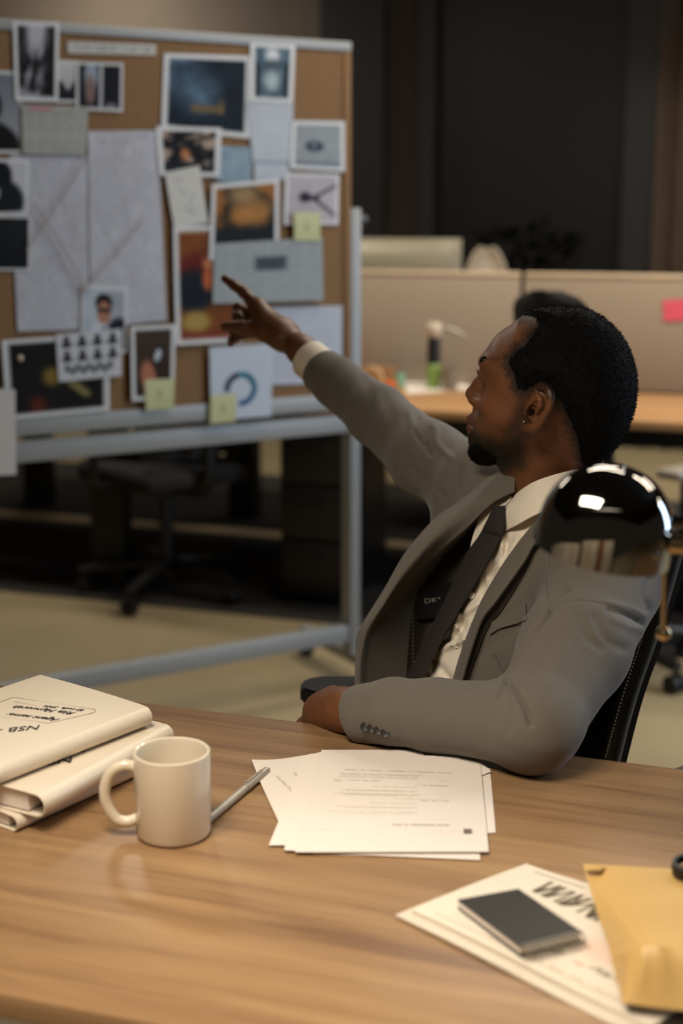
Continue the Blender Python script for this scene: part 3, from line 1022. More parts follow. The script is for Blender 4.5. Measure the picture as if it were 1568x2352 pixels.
def p_darktable(u, v):
    c = mixc((.03, .03, .03), (.12, .10, .08), n2(u, v, 5, 21)); c = over(c, (.46, .38, .16), disc(u, v, .44, .50, .10, .13, .5))
    c = over(c, (.45, .42, .26), seg(u, v, (.64, .60), (.80, .78), .05)); return over(c, (.32, .13, .07), disc(u, v, .28, .90, .09, .13, .6))


def p_phone(u, v):
    c = mixc((.24, .19, .14), (.15, .11, .08), v); c = over(c, (.05, .05, .06), seg(u, v, (.50, .52), (.68, .34), .10)); c = over(c, (.72, .76, .80), seg(u, v, (.60, .42), (.66, .36), .07))
    return over(c, (.64, .42, .33), disc(u, v, .34, .66, .20, .20, .4) + disc(u, v, .42, .86, .2, .2, .4))


def p_chart(u, v):
    c = flat(u, (.70, .74, .79)); r = np.sqrt(((u - .487) * 1.0) ** 2 + ((v - .595) * 1.13) ** 2); an = np.degrees(np.arctan2(u - .487, -(v - .595))) % 360
    ring = ss(.172, .18, r) * (1 - ss(.262, .27, r))
    col = mixc((.0, .36, .46), (.0, .27, .48), ss(60, 180, an)); c = c * (1 - (ring * (an < 190))[..., None]) + col * (ring * (an < 190))[..., None]
    c = over(c, (.02, .07, .22), ring * (an > 262)); return over(c, (.12, .48, .53), ring * ((an < 14) | (an > 352)))


def p_doc(u, v):
    lines = (np.sin(v * 95) > .55) * (n2(u * 1.5, v, 26, 22) > .42) * rect(u, v, .1, .9, .1, .9)
    return over(mixc((.70, .73, .78), (.66, .68, .73), n2(u, v, 2, 23)), (.45, .48, .52), lines * .35)


PLACED = []


def pinned(name, c, fn, label, cat_, group=None, res=44, gl=True, curl=.0016, extra=0.0):
    xa, xb = min(p[0] for p in c), max(p[0] for p in c); ya, yb = min(p[1] for p in c), max(p[1] for p in c)
    lay = 1 + max([l for l, b in PLACED if b[0] < xb - 2 and b[1] > xa + 2 and b[2] < yb - 2 and b[3] > ya + 2] or [0])
    PLACED.append((lay, (xa, xb, ya, yb)))
    off = .0012 + .0024 * lay + extra
    q = [bp(x, y, off) for x, y in c]
    n = res
    s = np.linspace(0, 1, n)
    U, Vv = np.meshgrid(s, s)
    G = (q[0][None, None] * ((1 - U) * (1 - Vv))[..., None] + q[1][None, None] * (U * (1 - Vv))[..., None] + q[2][None, None] * (U * Vv)[..., None] + q[3][None, None] * ((1 - U) * Vv)[..., None])
    G = G + BN * (curl * (Vv ** 2 * (.4 + .6 * np.abs(2 * U - 1)) * .8))[..., None]
    o = sheet(name, G, .0005, M['gloss'] if gl else M['painted'], None, fn(U, Vv))
    tag(o, label, cat_, group or 'photographs and papers pinned on the cork board')
    return o


bd_ = bordered
pinned('photo_print', [(-50, 160), (48, 165), (50, 352), (-50, 352)], bd_(p_silhouette, .03), 'grey photo of a dark head silhouette cut by the left picture edge', 'photo')
pinned('photo_print', [(130, 138), (182, 140), (180, 236), (128, 235)], bd_(p_lightdark, .06), 'narrow pale photo with dark lower edge right of the tree photo', 'photo')
pinned('photo_print', [(30, 48), (136, 51), (133, 234), (35, 232)], bd_(p_trees, .08, .05), 'black and white photo of bare trees at the board top', 'photo')
pinned('photo_print', [(175, 142), (283, 145), (281, 257), (174, 251)], bd_(p_triptych, .05), 'small dark photo in three vertical bands below the blank label', 'photo')
pinned('news_clipping', [(50, 240), (203, 246), (197, 357), (52, 353)], p_clip, 'grey news clipping with a pink heading above the map', 'clipping', gl=False)
pinned('paper_label', [(155, 95), (358, 102), (358, 127), (155, 122)], p_label, 'narrow pale title strip at the top of the cork board', 'label', gl=False, curl=0)
pinned('photo_print', [(377, 122), (577, 129), (572, 318), (370, 296)], bd_(p_bluenight, .06), 'large dark blue night photo at the board top', 'photo')
pinned('paper_sheet', [(500, 335), (580, 338), (576, 424), (494, 414)], p_blue, 'pale blue paper partly hidden above the golden photo', 'paper', gl=False)
pinned('paper_sheet', [(580, 300), (668, 300), (664, 412), (584, 414)], p_blank, 'blank white sheet hanging lower under the statue photo', 'paper', gl=False)
pinned('paper_sheet', [(566, 234), (674, 237), (670, 372), (580, 370)], p_blank, 'blank white sheet directly under the statue photo', 'paper', gl=False)
pinned('photo_print', [(575, 97), (678, 103), (672, 236), (573, 232)], bd_(p_statue, .11, .07), 'blue grey statue photo at the top right of the board', 'photo')
pinned('news_clipping', [(671, 277), (791, 279), (791, 394), (666, 387)], bd_(p_newscar, .07), 'white bordered news page with small dark car near the board edge', 'clipping', gl=False)
pinned('map_sheet', [(22, 356), (212, 358), (218, 756), (40, 761)], mapper(31), 'left half of the large pale road map', 'map', 'map sheets on the cork board', 70, False)
pinned('map_sheet', [(202, 301), (362, 299), (383, 736), (208, 753)], mapper(37), 'right half of the large pale road map', 'map', 'map sheets on the cork board', 70, False)
pinned('photo_print', [(358, 290), (509, 294), (503, 406), (366, 403)], bd_(p_crowd, .08), 'photo of a crowded scene below the blue night photo', 'photo')
pinned('paper_note', [(378, 396), (458, 380), (478, 512), (400, 526)], p_note, 'tilted white note with handwriting between map and golden photo', 'note', gl=False)
pinned('photo_print', [(-40, 362), (66, 368), (63, 492), (-40, 496)], bd_(p_darkfig, .05), 'photo of a dark figure on white at the left picture edge', 'photo')
pinned('photo_print', [(-60, 494), (71, 497), (69, 621), (-60, 621)], bd_(p_dark, .04), 'nearly black photo at the left edge below the dark figure', 'photo')
pinned('photo_print', [(398, 522), (545, 515), (553, 785), (404, 793)], bd_(p_painting, .07, .045), 'tall warm red and brown print behind the pointing hand', 'photo')
pinned('photo_print', [(487, 423), (641, 411), (640, 560), (480, 598)], bd_(p_gold, .06, .06), 'golden brown landscape photo above the large news page', 'photo')
pinned('news_clipping', [(492, 560), (740, 545), (742, 690), (488, 697)], p_news, 'large grey news page above the pointing finger', 'clipping', None, 70, False)
pinned('photo_print', [(655, 396), (779, 400), (776, 516), (651, 516)], bd_(p_branch, .05), 'pale photo of a dark forked shape near the right board edge', 'photo')
pinned('sticky_note', [(676, 487), (735, 488), (735, 553), (675, 553)], p_sticky, 'yellow sticky note under the forked shape photo', 'note', 'yellow sticky notes on the cork board', 20, False)
pinned('photo_print', [(188, 655), (291, 660), (289, 810), (185, 802)], bd_(p_person, .03), 'portrait photo of a man in glasses and dark suit on the map', 'photo')
pinned('photo_print', [(4, 782), (251, 765), (251, 942), (16, 964)], bd_(p_darktable, .05), 'large dark photo with small yellow marks at the board bottom left', 'photo')
pinned('photo_sheet', [(128, 768), (280, 755), (279, 863), (135, 877)], p_busts, 'white sheet with two rows of small dark head portraits', 'photo', None, 70)
pinned('photo_print', [(300, 750), (403, 745), (399, 915), (303, 921)], bd_(p_phone, .09, .05), 'brown photo of a hand holding a phone at the board bottom', 'photo')
pinned('sticky_note', [(333, 872), (401, 870), (398, 939), (335, 943)], p_sticky, 'yellow sticky note on the phone photo', 'note', 'yellow sticky notes on the cork board', 20, False)
pinned('paper_sheet', [(600, 706), (786, 702), (784, 880), (618, 884)], p_doc, 'white printed document behind the man\'s outstretched hand', 'paper', gl=False)
pinned('chart_sheet', [(481, 798), (627, 788), (622, 956), (484, 966)], p_chart, 'white sheet with a blue and teal ring chart', 'chart', None, 80, False)
pinned('sticky_note', [(484, 908), (543, 904), (540, 968), (482, 973)], p_sticky, 'yellow sticky note on the ring chart sheet', 'note', 'yellow sticky notes on the cork board', 20, False)
pinned('paper_sheet', [(-60, 890), (35, 895), (37, 1090), (-60, 1094)], lambda u, v: flat(u, (.74, .72, .70)), 'blank white sheet hanging below the board at the left picture edge', 'paper', gl=False, extra=.012)
pn = MB().ball(bp(46, 823, .014), (.008, .008, .008)).build('push_pin', M['plastic_white']); tag(pn, 'white push pin in the large dark photo', 'pin')
st = mat('brown_thread', '8a6a52', .9)
for k, (a, b, c, lab) in enumerate(([(78, 470), (140, 560), (200, 672), 'brown thread running down the left map half to the portrait'], [(185, 672), (250, 600), (330, 505), 'brown thread rising from the portrait across the right map half'],
                                    [(205, 350), (150, 440), (60, 575), 'brown thread slanting across the upper map halves'])):
    tag(MB().tube(cat([bp(*p, .016) for p in (a, b, c)], 10), .0013, 6).build('thread', st), lab, 'string', 'threads across the map')
# ------------------------------------------------------------------ foreground desk
DZ = .735
vF = float(atz(350, 1615, DZ) @ RV); vN = float(atz(0, 2281, DZ) @ RV)
ud0, ud1 = -1.30, .95
M['walnut'] = wood('walnut_desktop', 'a3815a', '8f6d4b', '705238', -RANG, .33)
dk = empty('desk', R3(0, (vF + vN) / 2, 0), 'wide walnut desk in front of the man with papers, mug and folders on it', 'desk')
rbox('desktop', ud0, ud1, vN, vF, DZ - .025, DZ, M['walnut'], dk, .003)
for u in (ud0 + .06, ud1 - .06):
    for v in (vN + .06, vF - .06):
        rbox('leg', u - .025, u + .025, v - .025, v + .025, 0, DZ - .025, M['blackmetal'], dk, .003)
rbox('crossbar', ud0 + .08, ud1 - .08, (vN + vF) / 2 - .02, (vN + vF) / 2 + .02, DZ - .07, DZ - .026, M['blackmetal'], dk)

M['ceramic'] = mat('cream_ceramic', 'd8cab2', .16, var=.02, spec=.5, coat=.3)
M['sheet'] = mat('office_paper', 'e2d5c8', .75, var=.015)
M['print'] = mat('printed_sheet', 'ffffff', .75, var=.01, attr=True)
M['folder'] = mat('cream_folder', 'dccdb6', .38, var=.03, scale=12)
M['ink'] = mat('black_ink', '1a1614', .6)
M['inkbrown'] = mat('brown_line', '7d6348', .6)
M['steel'] = mat('pen_silver', 'a9a294', .35, metal=.3)
M['news'] = mat('newsprint', 'ffffff', .85, var=.03, attr=True)
M['note_black'] = mat('black_cover', '211d18', .38, var=.1, bump=.1, bscale=600)
M['envelope'] = mat('manila_padded', 'cda664', .45, var=.05, scale=10, bump=.06, bscale=30)
M['chrome'] = mat('polished_chrome', '8a8680', .05, metal=1.0, var=.01)
M['brass'] = mat('warm_steel', 'b39c78', .2, metal=1.0)
M['glass'] = mat('lens_glass', 'ffffff', .02, trans=1.0)
M['leather'] = mat('dark_leather', '100c09', .4, bump=.2)

# mug
mc = atz(399, 1914, DZ); mh = .0955; mr = .0405
mug = empty('mug', mc, 'white ceramic mug with handle standing between folders and papers', 'mug')
MB().lathe([(0, .0005), (mr - .006, .0005), (mr - .002, .002), (mr, .006), (mr + .0008, mh - .004), (mr + .0006, mh - .001), (mr - .001, mh), (mr - .003, mh - .001), (mr - .0042, mh - .006), (mr - .0048, .012), (mr - .012, .007), (0, .007)], mc, 64).build('body', M['ceramic'], mug)
hd = nrm([-1, -.12, 0])
hp = [mc + hd * (mr - .002) + RZ * .078, mc + hd * (mr + .010) + RZ * .081, mc + hd * (mr + .024) + RZ * .074, mc + hd * (mr + .031) + RZ * .056, mc + hd * (mr + .030) + RZ * .038, mc + hd * (mr + .021) + RZ * .021, mc + hd * (mr + .009) + RZ * .0165, mc + hd * (mr - .003) + RZ * .020]
V, Fc = tube_geo(cat(hp, 40), .0062, 14)
MB().raw(V, Fc).build('handle', M['ceramic'], mug)
# pen
a = atz(470, 1890, DZ + .005); b = atz(612, 1770, DZ + .005)
pe = empty('pen', (a + b) / 2 * np.array([1, 1, 0]) + RZ * DZ, 'silver grey pen between the mug and the fanned papers', 'pen')
d = nrm(b - a)
MB().cyl(a, a + d * .10, .0048, .0048, 16).build('barrel', M['steel'], pe)
MB().cyl(a + d * .101, b, .0052, .0050, 16).cyl(b, b + d * .004, .004, .003, 16).build('cap', M['steel'], pe)
MB().cyl(a - d * .012, a, .001, .0046, 16).build('tip', M['steel'], pe)
MB().box(a + d * .125 + RZ * .0062, (.04, .003, .0012), Matrix.Rotation(math.atan2(d[1], d[0]), 4, 'Z')).build('clip', M['steel'], pe)

# ---- loose sheets
def text_dash(u, v, c, rows, ink=(.60, .56, .50)):
    """rows: (v, u0, u1, height, strength)"""
    for r, (vv, a, b, h, s) in enumerate(rows):
        w = (fbm(np.stack([u * 60, np.full_like(u, r * 9.1), v * 0], -1), 1) > .30)
        c = over(c, ink, rect(u, v, a, b, vv, vv + h, .003) * (.35 + .65 * w) * s * .62)
    return c


def sheet_on_desk(c, z, label, fn=None, res=3, curl=0.0, th=.0004):
    q = [atz(x, y, z) for x, y in c]
    s = np.linspace(0, 1, res); U, Vv = np.meshgrid(s, s)
    G = (q[0][None, None] * ((1 - U) * (1 - Vv))[..., None] + q[1][None, None] * (U * (1 - Vv))[..., None] + q[2][None, None] * (U * Vv)[..., None] + q[3][None, None] * ((1 - U) * Vv)[..., None])
    if curl: G = G + RZ * (curl * np.clip(1 - np.sqrt(U ** 2 + Vv ** 2) / .5, 0, 1) ** 2)[..., None]
    o = sheet('paper_sheet', G, th, M['print'] if fn else M['sheet'], None, fn(U, Vv) if fn else None)
    return tag(o, label, 'paper', 'loose printed sheets on the walnut desk')


PW = (.875, .825, .775)


def p_top(u, v):   # seen upside down by the camera: heading at the near side
    c = flat(u, PW)
    rows = [(.185, .17, .82, .012, .8)] + [(.235 + .017 * k, .15, .62, .010, .55) for k in range(3)] + [(.228, .15, .65, .010, .5), (.298, .12, .40, .012, .7), (.315, .13, .17, .01, .6), (.335, .60, .80, .013, .8),
            (.362, .36, .62, .010, .5), (.408, .18, .62, .010, .55), (.398, .2, .63, .008, .35), (.44, .14, .64, .012, .6), (.455, .2, .6, .01, .5), (.50, .64, .80, .014, .7), (.488, .5, .8, .008, .4), (.535, .36, .62, .009, .4), (.575, .16, .63, .009, .45), (.585, .22, .6, .008, .4), (.62, .10, .63, .010, .5), (.64, .2, .62, .010, .45),
            (.69, .66, .8, .007, .3), (.285, .74, .78, .008, .5), (.455, .75, .78, .008, .35), (.74, .49, .80, .020, .85), (.80, .08, .17, .010, .4), (.80, .70, .86, .010, .3), (.83, .69, .86, .007, .3)]
    c = text_dash(u, v, c, rows, (.58, .53, .47))
    return over(c, (.42, .36, .31), rect(u, v, .875, .92, .785, .835, .004))


z0 = DZ + .0006
sheet_on_desk([(738, 1722), (968, 1722), (1100, 1972), (720, 1962)], z0 + .0003, 'lowest sheet of the stack, its edge showing at the near side')
sheet_on_desk([(1000, 1742), (1125, 1765), (1138, 1912), (900, 1930)], z0 + .0008, 'sheet sticking out at the right side of the paper stack')
sheet_on_desk([(730, 1728), (1100, 1745), (1102, 1975), (716, 1958)], z0 + .0013, 'second lowest sheet peeking out under the stack towards the camera')
sheet_on_desk([(578, 1755), (760, 1724), (940, 1900), (648, 1905)], z0 + .0018, 'sheet fanned out to the left over the pen', lambda u, v: text_dash(u, v, flat(u, PW), [(.3, .12, .16, .5, .0)]) if False else over(over(flat(u, PW), (.66, .60, .52), seg(u, v, (.20, .25), (.30, .60), .012) * .7), (.66, .60, .52), seg(u, v, (.40, .22), (.46, .42), .012) * .7), 40, .006)
sheet_on_desk([(700, 1738), (1000, 1735), (1040, 1940), (617, 1941)], z0 + .0023, 'sheet whose corner points left at the near side of the stack')
sheet_on_desk([(712, 1731), (1090, 1738), (1128, 1772), (652, 1952)], z0 + .0028, 'middle sheet with its right corner bent beside the grey elbow')
sheet_on_desk([(708, 1736), (1095, 1741), (1121, 1956), (655, 1953)], z0 + .0034, 'second sheet from the top of the stack, almost covered')
sheet_on_desk([(735, 1727), (1102, 1742), (1122, 1956), (677, 1957)], z0 + .0042, 'top sheet of the stack with printed lines facing the man', p_top, 150)

# ---- folders
def folder(right, left, z, thick, wid, label, inner, ext=1.0):
    """right/left: pixel ends of the rounded spine"""
    a = atz(*right, z + thick * .5); b = atz(*left, z + thick * .5)
    d = b - a; d[2] = 0; L = np.linalg.norm(d) * ext; d = nrm(d)
    g = np.array([d[1], -d[0], 0]);
    if g[0] > 0: g = -g
    a = a * np.array([1, 1, 0]) + RZ * z
    e = empty('folder', a, label, 'folder', 'cream folders stacked at the left of the desk')
    r = thick / 2
    prof = [(wid, thick)] + [(wid * (1 - k / 10), thick + (.0015 * math.sin(math.pi * k / 10))) for k in range(1, 10)] + [(r * 1.2, thick)]
    prof += [(r - r * math.sin(t), r + r * math.cos(t)) for t in np.linspace(0, math.pi, 14)]
    prof += [(r * 1.2, 0), (wid, 0)]
    rows = []
    for s in np.linspace(0, L, 8): rows.append([a + d * s + g * x + RZ * y for x, y in prof])
    G = np.array(rows)
    nu, nv = G.shape[:2]
    # shell with thickness
    c = np.array([wid * .5, r]); th = .0012
    P2 = np.array(prof); T = np.gradient(P2, axis=0); N2 = np.stack([-T[:, 1], T[:, 0]], 1); N2 /= np.linalg.norm(N2, axis=1, keepdims=True)
    if (N2[16] @ (P2[16] - np.array([r * 1.5, r]))) > 0: N2 = -N2
    Q2 = P2 + N2 * th
    rows2 = [[a + d * s + g * x + RZ * y for x, y in Q2] for s in np.linspace(0, L, 8)]
    V = [p for row in rows for p in row] + [p for row in rows2 for p in row]
    o = nu * nv; Fc = []
    for i in range(nu - 1):
        for j in range(nv - 1):
            k = i * nv + j
            Fc += [(k, k + 1, k + nv + 1, k + nv), (o + k, o + k + nv, o + k + nv + 1, o + k + 1)]
    for j in range(nv - 1):
        Fc += [(j, o + j, o + j + 1, j + 1), ((nu - 1) * nv + j, (nu - 1) * nv + j + 1, o + (nu - 1) * nv + j + 1, o + (nu - 1) * nv + j)]
    for i in range(nu - 1):
        Fc += [(i * nv, (i + 1) * nv, o + (i + 1) * nv, o + i * nv), (i * nv + nv - 1, o + i * nv + nv - 1, o + (i + 1) * nv + nv - 1, (i + 1) * nv + nv - 1)]
    MB().raw(V, Fc).build('cover', M['folder'], e, ang=60)
    m = MB(); R = Matrix(((d[0], g[0], 0, 0), (d[1], g[1], 0, 0), (0, 0, 1, 0), (0, 0, 0, 1)))
    m.box(a + d * (L * .5) + g * (wid * .5 + r * .8) + RZ * (thick * .5), (L - .008, wid - r * 2.4, thick - .006), R)
    m.build('page_block', M['sheet'], e)
    return e, a, d, g, L, thick


# text meshes laid on a folder cover
def text_on(parent, txt, org, xdir, ydir, size, shear=.25, bold=.0, z=.0006):
    cu_ = bpy.data.curves.new('lettering', 'FONT'); cu_.body = txt; cu_.size = size; cu_.shear = shear; cu_.extrude = .0002; cu_.offset = bold
    ob = bpy.data.objects.new('lettering', cu_); COL.objects.link(ob)
    dg = bpy.context.evaluated_depsgraph_get(); me = bpy.data.meshes.new_from_object(ob.evaluated_get(dg))
    bpy.data.objects.remove(ob); bpy.data.curves.remove(cu_)
    xd = Vector(tuple(nrm(xdir))); yd = Vector(tuple(nrm(ydir))); zd = xd.cross(yd)
    Mx = Matrix(((xd[0], yd[0], zd[0], org[0]), (xd[1], yd[1], zd[1], org[1]), (xd[2], yd[2], zd[2], org[2] + z), (0, 0, 0, 1)))
    me.transform(Mx); me.materials.clear(); me.materials.append(M['ink'])
    o = bpy.data.objects.new('lettering', me)
    return link(o, parent)


folder((376, 1745), (40, 1896), DZ + .0005, .018, .22, 'lowest cream folder of the stack, its rolled end showing near the desk front', 0, 1.0)
e2, a2, d2, g2, L2, t2 = folder((400, 1690), (103, 1856), DZ + .0195, .026, .225, 'middle cream folder with black lettering half hidden by the folder above', 0)
e1, a1, d1, g1, L1, t1 = folder((350, 1648), (-30, 1796), DZ + .0480, .024, .203, 'top cream folder with handwritten agent card lines', 0)
zt1 = DZ + .0480 + t1 + .0006
tp_ = lambda x, y: atz(x, y, zt1 + .0006)
# reading direction runs from the right end of the spine towards the left (the man reads it)
X1 = nrm((tp_(0, 1676) - tp_(92, 1668)) * np.array([1, 1, 0])); Y1 = np.array([X1[1], -X1[0], 0]); Y1 = Y1 if Y1[1] < 0 else -Y1
text_on(e1, 'NSB -', tp_(95, 1666), X1, Y1, .020, .3, .0)
X1b = nrm((tp_(0, 1640) - tp_(130, 1655)) * np.array([1, 1, 0])); Y1b = np.array([X1b[1], -X1b[0], 0]); Y1b = Y1b if Y1b[1] < 0 else -Y1b
text_on(e1, 'Agent name:', tp_(138, 1652), X1b, Y1b, .013, .5)
text_on(e1, 'Rita Hayworth', tp_(176, 1637), X1b, Y1b, .0135, .5)
text_on(e1, 'ID code  3944', tp_(196, 1631), X1b, Y1b, .009, .4)
cr = [tp_(x, y) for x, y in ((-30, 1622), (10, 1609), (27, 1603), (33, 1602), (40, 1603), (120, 1615), (200, 1627), (214, 1629), (219, 1632), (214, 1637), (190, 1643), (130, 1657), (116, 1660), (108, 1661), (60, 1654), (-30, 1643))]
MB().tube(cat(cr, 90), .0004, 6).build('card_outline', M['inkbrown'], e1)
MB().tube([tp_(32, 1612), tp_(90, 1622)], .0004, 6).build('card_line', M['inkbrown'], e1)
zt2 = DZ + .0195 + t2 + .0006
tq = lambda x, y: atz(x, y, zt2 + .0006)
X2 = nrm((tq(90, 1752) - tq(165, 1742)) * np.array([1, 1, 0])); Y2 = np.array([X2[1], -X2[0], 0]); Y2 = Y2 if Y2[1] < 0 else -Y2
text_on(e2, 'NSB', tq(170, 1738), X2, Y2, .024, .3, .0001)
text_on(e2, 'R.', tq(200, 1716), X2, Y2, .02, .3, .0003)
text_on(e2, 'HEM', tq(262, 1690), X2, Y2, .018, .2, .0003)

# ---- newspaper, notebook, envelope
def strokes(u, v, c, cx, cy, du, dv, n, w, h, ang, ink, s=1.0):
    """blurred heavy headline: n letter-like strokes along (du,dv)"""
    r = np.random.default_rng(n * 13 + int(cx * 100))
    for k in range(n):
        x = cx + du * k; y = cy + dv * k; a = ang + r.normal(0, .22)
        p = (x - math.cos(a) * h / 2, y - math.sin(a) * h / 2); q = (x + math.cos(a) * h / 2, y + math.sin(a) * h / 2)
        c = over(c, ink, seg(u, v, p, q, w * (.7 + .6 * r.random())) * s)
        if r.random() > .4: c = over(c, ink, seg(u, v, q if k % 2 else p, (x + du * .7, y + dv * .7), w * .6) * s)
    return c


def p_newspaper(u, v):
    c = mixc((.86, .815, .74), (.83, .78, .70), n2(u, v, 3, 51))
    ink = (.22, .18, .14)
    # u runs along the near long edge (left to right), v from the near edge to the far edge
    c = over(c, (.62, .55, .46), rect(u, v, .06, .98, .060, .070, .006) * .6)
    for k in range(4): c = over(c, (.66, .60, .50), rect(u, v, .25 + .15 * k, .36 + .17 * k, .082, .10, .006) * (n2(u * 8, v, 18, 60 + k) > .45) * .7)
    c = over(c, (.50, .42, .32), rect(u, v, .1, .8, .60, .608, .003) * .0)
    c = over(c, (.36, .27, .18), disc(u, v, .165, .30, .030, .085, .4)); c = over(c, (.78, .62, .38), disc(u, v, .17, .28, .018, .04, .5))
    c = strokes(u, v, c, .195, .20, .0225, .002, 13, .006, .07, 1.3, ink)
    c = strokes(u, v, c, .60, .24, .022, -.004, 7, .005, .04, 1.2, (.35, .3, .24), .8)
    c = strokes(u, v, c, .20, .80, .030, -.006, 18, .009, .17, 1.35, (.30, .25, .19), .9)
    c = over(c, (.86, .70, .62), disc(u, v, .60, .40, .10, .10, .6) * .6); c = over(c, (.70, .66, .56), rect(u, v, .64, .80, .35, .55, .03) * .45)
    c = over(c, (.50, .55, .40), rect(u, v, .42, .62, .95, .975, .008) * .5); c = over(c, (.60, .54, .45), rect(u, v, .08, .36, .93, .95, .006) * .6)
    c = over(c, (.80, .55, .45), disc(u, v, .55, .22, .02, .02, .5) * .5)
    return c


nq = [(908, 2104), (1600, 2452), (1640, 2130), (1208, 1985)]   # near-left, near-right, far-right, far-left
# two folded layers
for k, (dz, dx, lab) in enumerate(((.0008, -6, None), (.0045, 22, None))): pass
na = empty('newspaper', atz(1150, 2140, DZ) * np.array([1, 1, 0]) + RZ * DZ, 'folded newspaper lying under the black notebook and the yellow envelope', 'newspaper')
def news_layer(c, z, fn, res, th):
    q = [atz(x, y, z) for x, y in c]; s = np.linspace(0, 1, res); U, Vv = np.meshgrid(s, s)
    G = (q[0][None, None] * ((1 - U) * (1 - Vv))[..., None] + q[1][None, None] * (U * (1 - Vv))[..., None] + q[2][None, None] * (U * Vv)[..., None] + q[3][None, None] * ((1 - U) * Vv)[..., None])
    G = G + RZ * (.0012 * np.sin(U * 7 + Vv * 4) + .0012)[..., None]
    return sheet('page', G, th, M['news'], na, fn(U, Vv))


news_layer([(908, 2104), (1640, 2470), (1640, 2150), (1206, 1990)], DZ + .0022, lambda u, v: flat(u, (.82, .77, .69)), 12, .002)
news_layer([(946, 2092), (1640, 2430), (1640, 2130), (1208, 1984)], DZ + .0065, p_newspaper, 160, .0035)
# spiral notebook
nz = DZ + .0115
nb_ = [(1050, 2066), (1190, 2041), (1338, 2141), (1196, 2176)]
q = [atz(x, y, nz + .008) for x, y in nb_]
nt_ = empty('notebook', (q[0] + q[2]) / 2 * np.array([1, 1, 0]) + RZ * nz, 'small black spiral notebook lying on the newspaper', 'notebook')
G = surf_grid([[q[0], q[1]], [q[3], q[2]]], 6, 6)
sheet('front_cover', G, .0009, M['note_black'], nt_)
G2 = surf_grid([[q[0] * .985 + (q[0] + q[2]) / 2 * .015, q[1] * .985 + q[2] * .015], [q[3] * .985 + q[1] * .015, q[2] * .985 + q[0] * .015]], 6, 6) - RZ * .0011
sheet('page_block', G2, .006, M['sheet'], nt_)
sheet('back_cover', G - RZ * .0075, .0009, M['note_black'], nt_)
e0, e1_ = q[3], q[2]; ed = nrm(e1_ - e0); out = nrm(np.cross(ed, RZ)); out = out if out[1] < 0 else -out
n_r = 12; Led = np.linalg.norm(e1_ - e0)
for k in range(n_r):
    c = e0 + ed * Led * (k + .5) / n_r - RZ * .004 + out * .0015
    ring = [c + (out * math.cos(t) + RZ * math.sin(t)) * .0062 for t in np.linspace(-2.6, 2.6, 14)]
    MB().tube(ring, .0009, 8).build('spiral_ring', M['steel'], nt_)

# padded envelope
eb = DZ + .010
ecp = [[(1338, 1984, .010), (1400, 1987, .018), (1500, 1993, .022), (1700, 2004, .020)], [(1366, 2080, .010), (1430, 2080, .028), (1530, 2080, .034), (1740, 2085, .030)],
       [(1398, 2176, .010), (1466, 2160, .044), (1560, 2156, .048), (1780, 2165, .046)], [(1404, 2205, .010), (1462, 2190, .043), (1565, 2188, .047), (1790, 2195, .045)], [(1428, 2300, .007), (1444, 2306, .008), (1580, 2322, .008), (1820, 2335, .008)]]
Gp = surf_grid([[atz(x, y, eb + z) for x, y, z in r] for r in ecp], 50, 44)
wv = np.linspace(0, 1, 50)[:, None]; wu_ = np.linspace(0, 1, 44)[None]
Gp = Gp + RZ * (.0012 * np.sin(wu_ * 40 + np.sin(wv * 5) * 2) * ss(.5, .85, wv) * (1 - ss(.88, .98, wv)) * ss(.1, .3, wu_))[..., None]
en = empty('padded_envelope', atz(1500, 2150, DZ) * np.array([1, 1, 0]) + RZ * DZ, 'bulging yellow padded envelope at the right edge lying on the newspaper', 'envelope')
sheet('envelope_body', Gp, .004, M['envelope'], en)
fl_ = np.array([[atz(1338, 1984, eb + .020), atz(1392, 1989, eb + .021)], [atz(1346, 1996, eb + .0205), atz(1376, 1998, eb + .024)]])
sheet('flap_corner', surf_grid(fl_, 6, 6), .0006, M['envelope'], en)
# magnifier on the envelope
mcn = atz(1596, 1996, eb + .032)
mg = empty('magnifying_glass', mcn, 'black rimmed round magnifying glass lying on the yellow envelope, cut by the frame', 'magnifier')
MB().lathe([(.0175, -.006), (.0215, -.006), (.0225, .0), (.0215, .006), (.0185, .006), (.0175, .0), (.0175, -.006)], mcn, 48).build('rim', M['plastic_black'], mg)
MB().lathe([(0, .003), (.010, .0022), (.0173, 0), (.010, -.0022), (0, -.003)], mcn, 40).build('lens', M['glass'], mg)
MB().cyl(mcn + np.array([.022, .004, 0]), mcn + np.array([.10, .03, .0]), .006, .007).build('handle', M['plastic_black'], mg)
# dark leather case and brown page edge in the corner
lc = [atz(x, y, DZ + .012) for x, y in ((1560, 2318), (1760, 2250), (1900, 2420), (1490, 2362))]
tag(sheet('leather_case', surf_grid([[lc[0], lc[1]], [lc[3], lc[2]]], 6, 6), .004, M['leather']), 'dark leather case in the lower right corner of the desk', 'case')

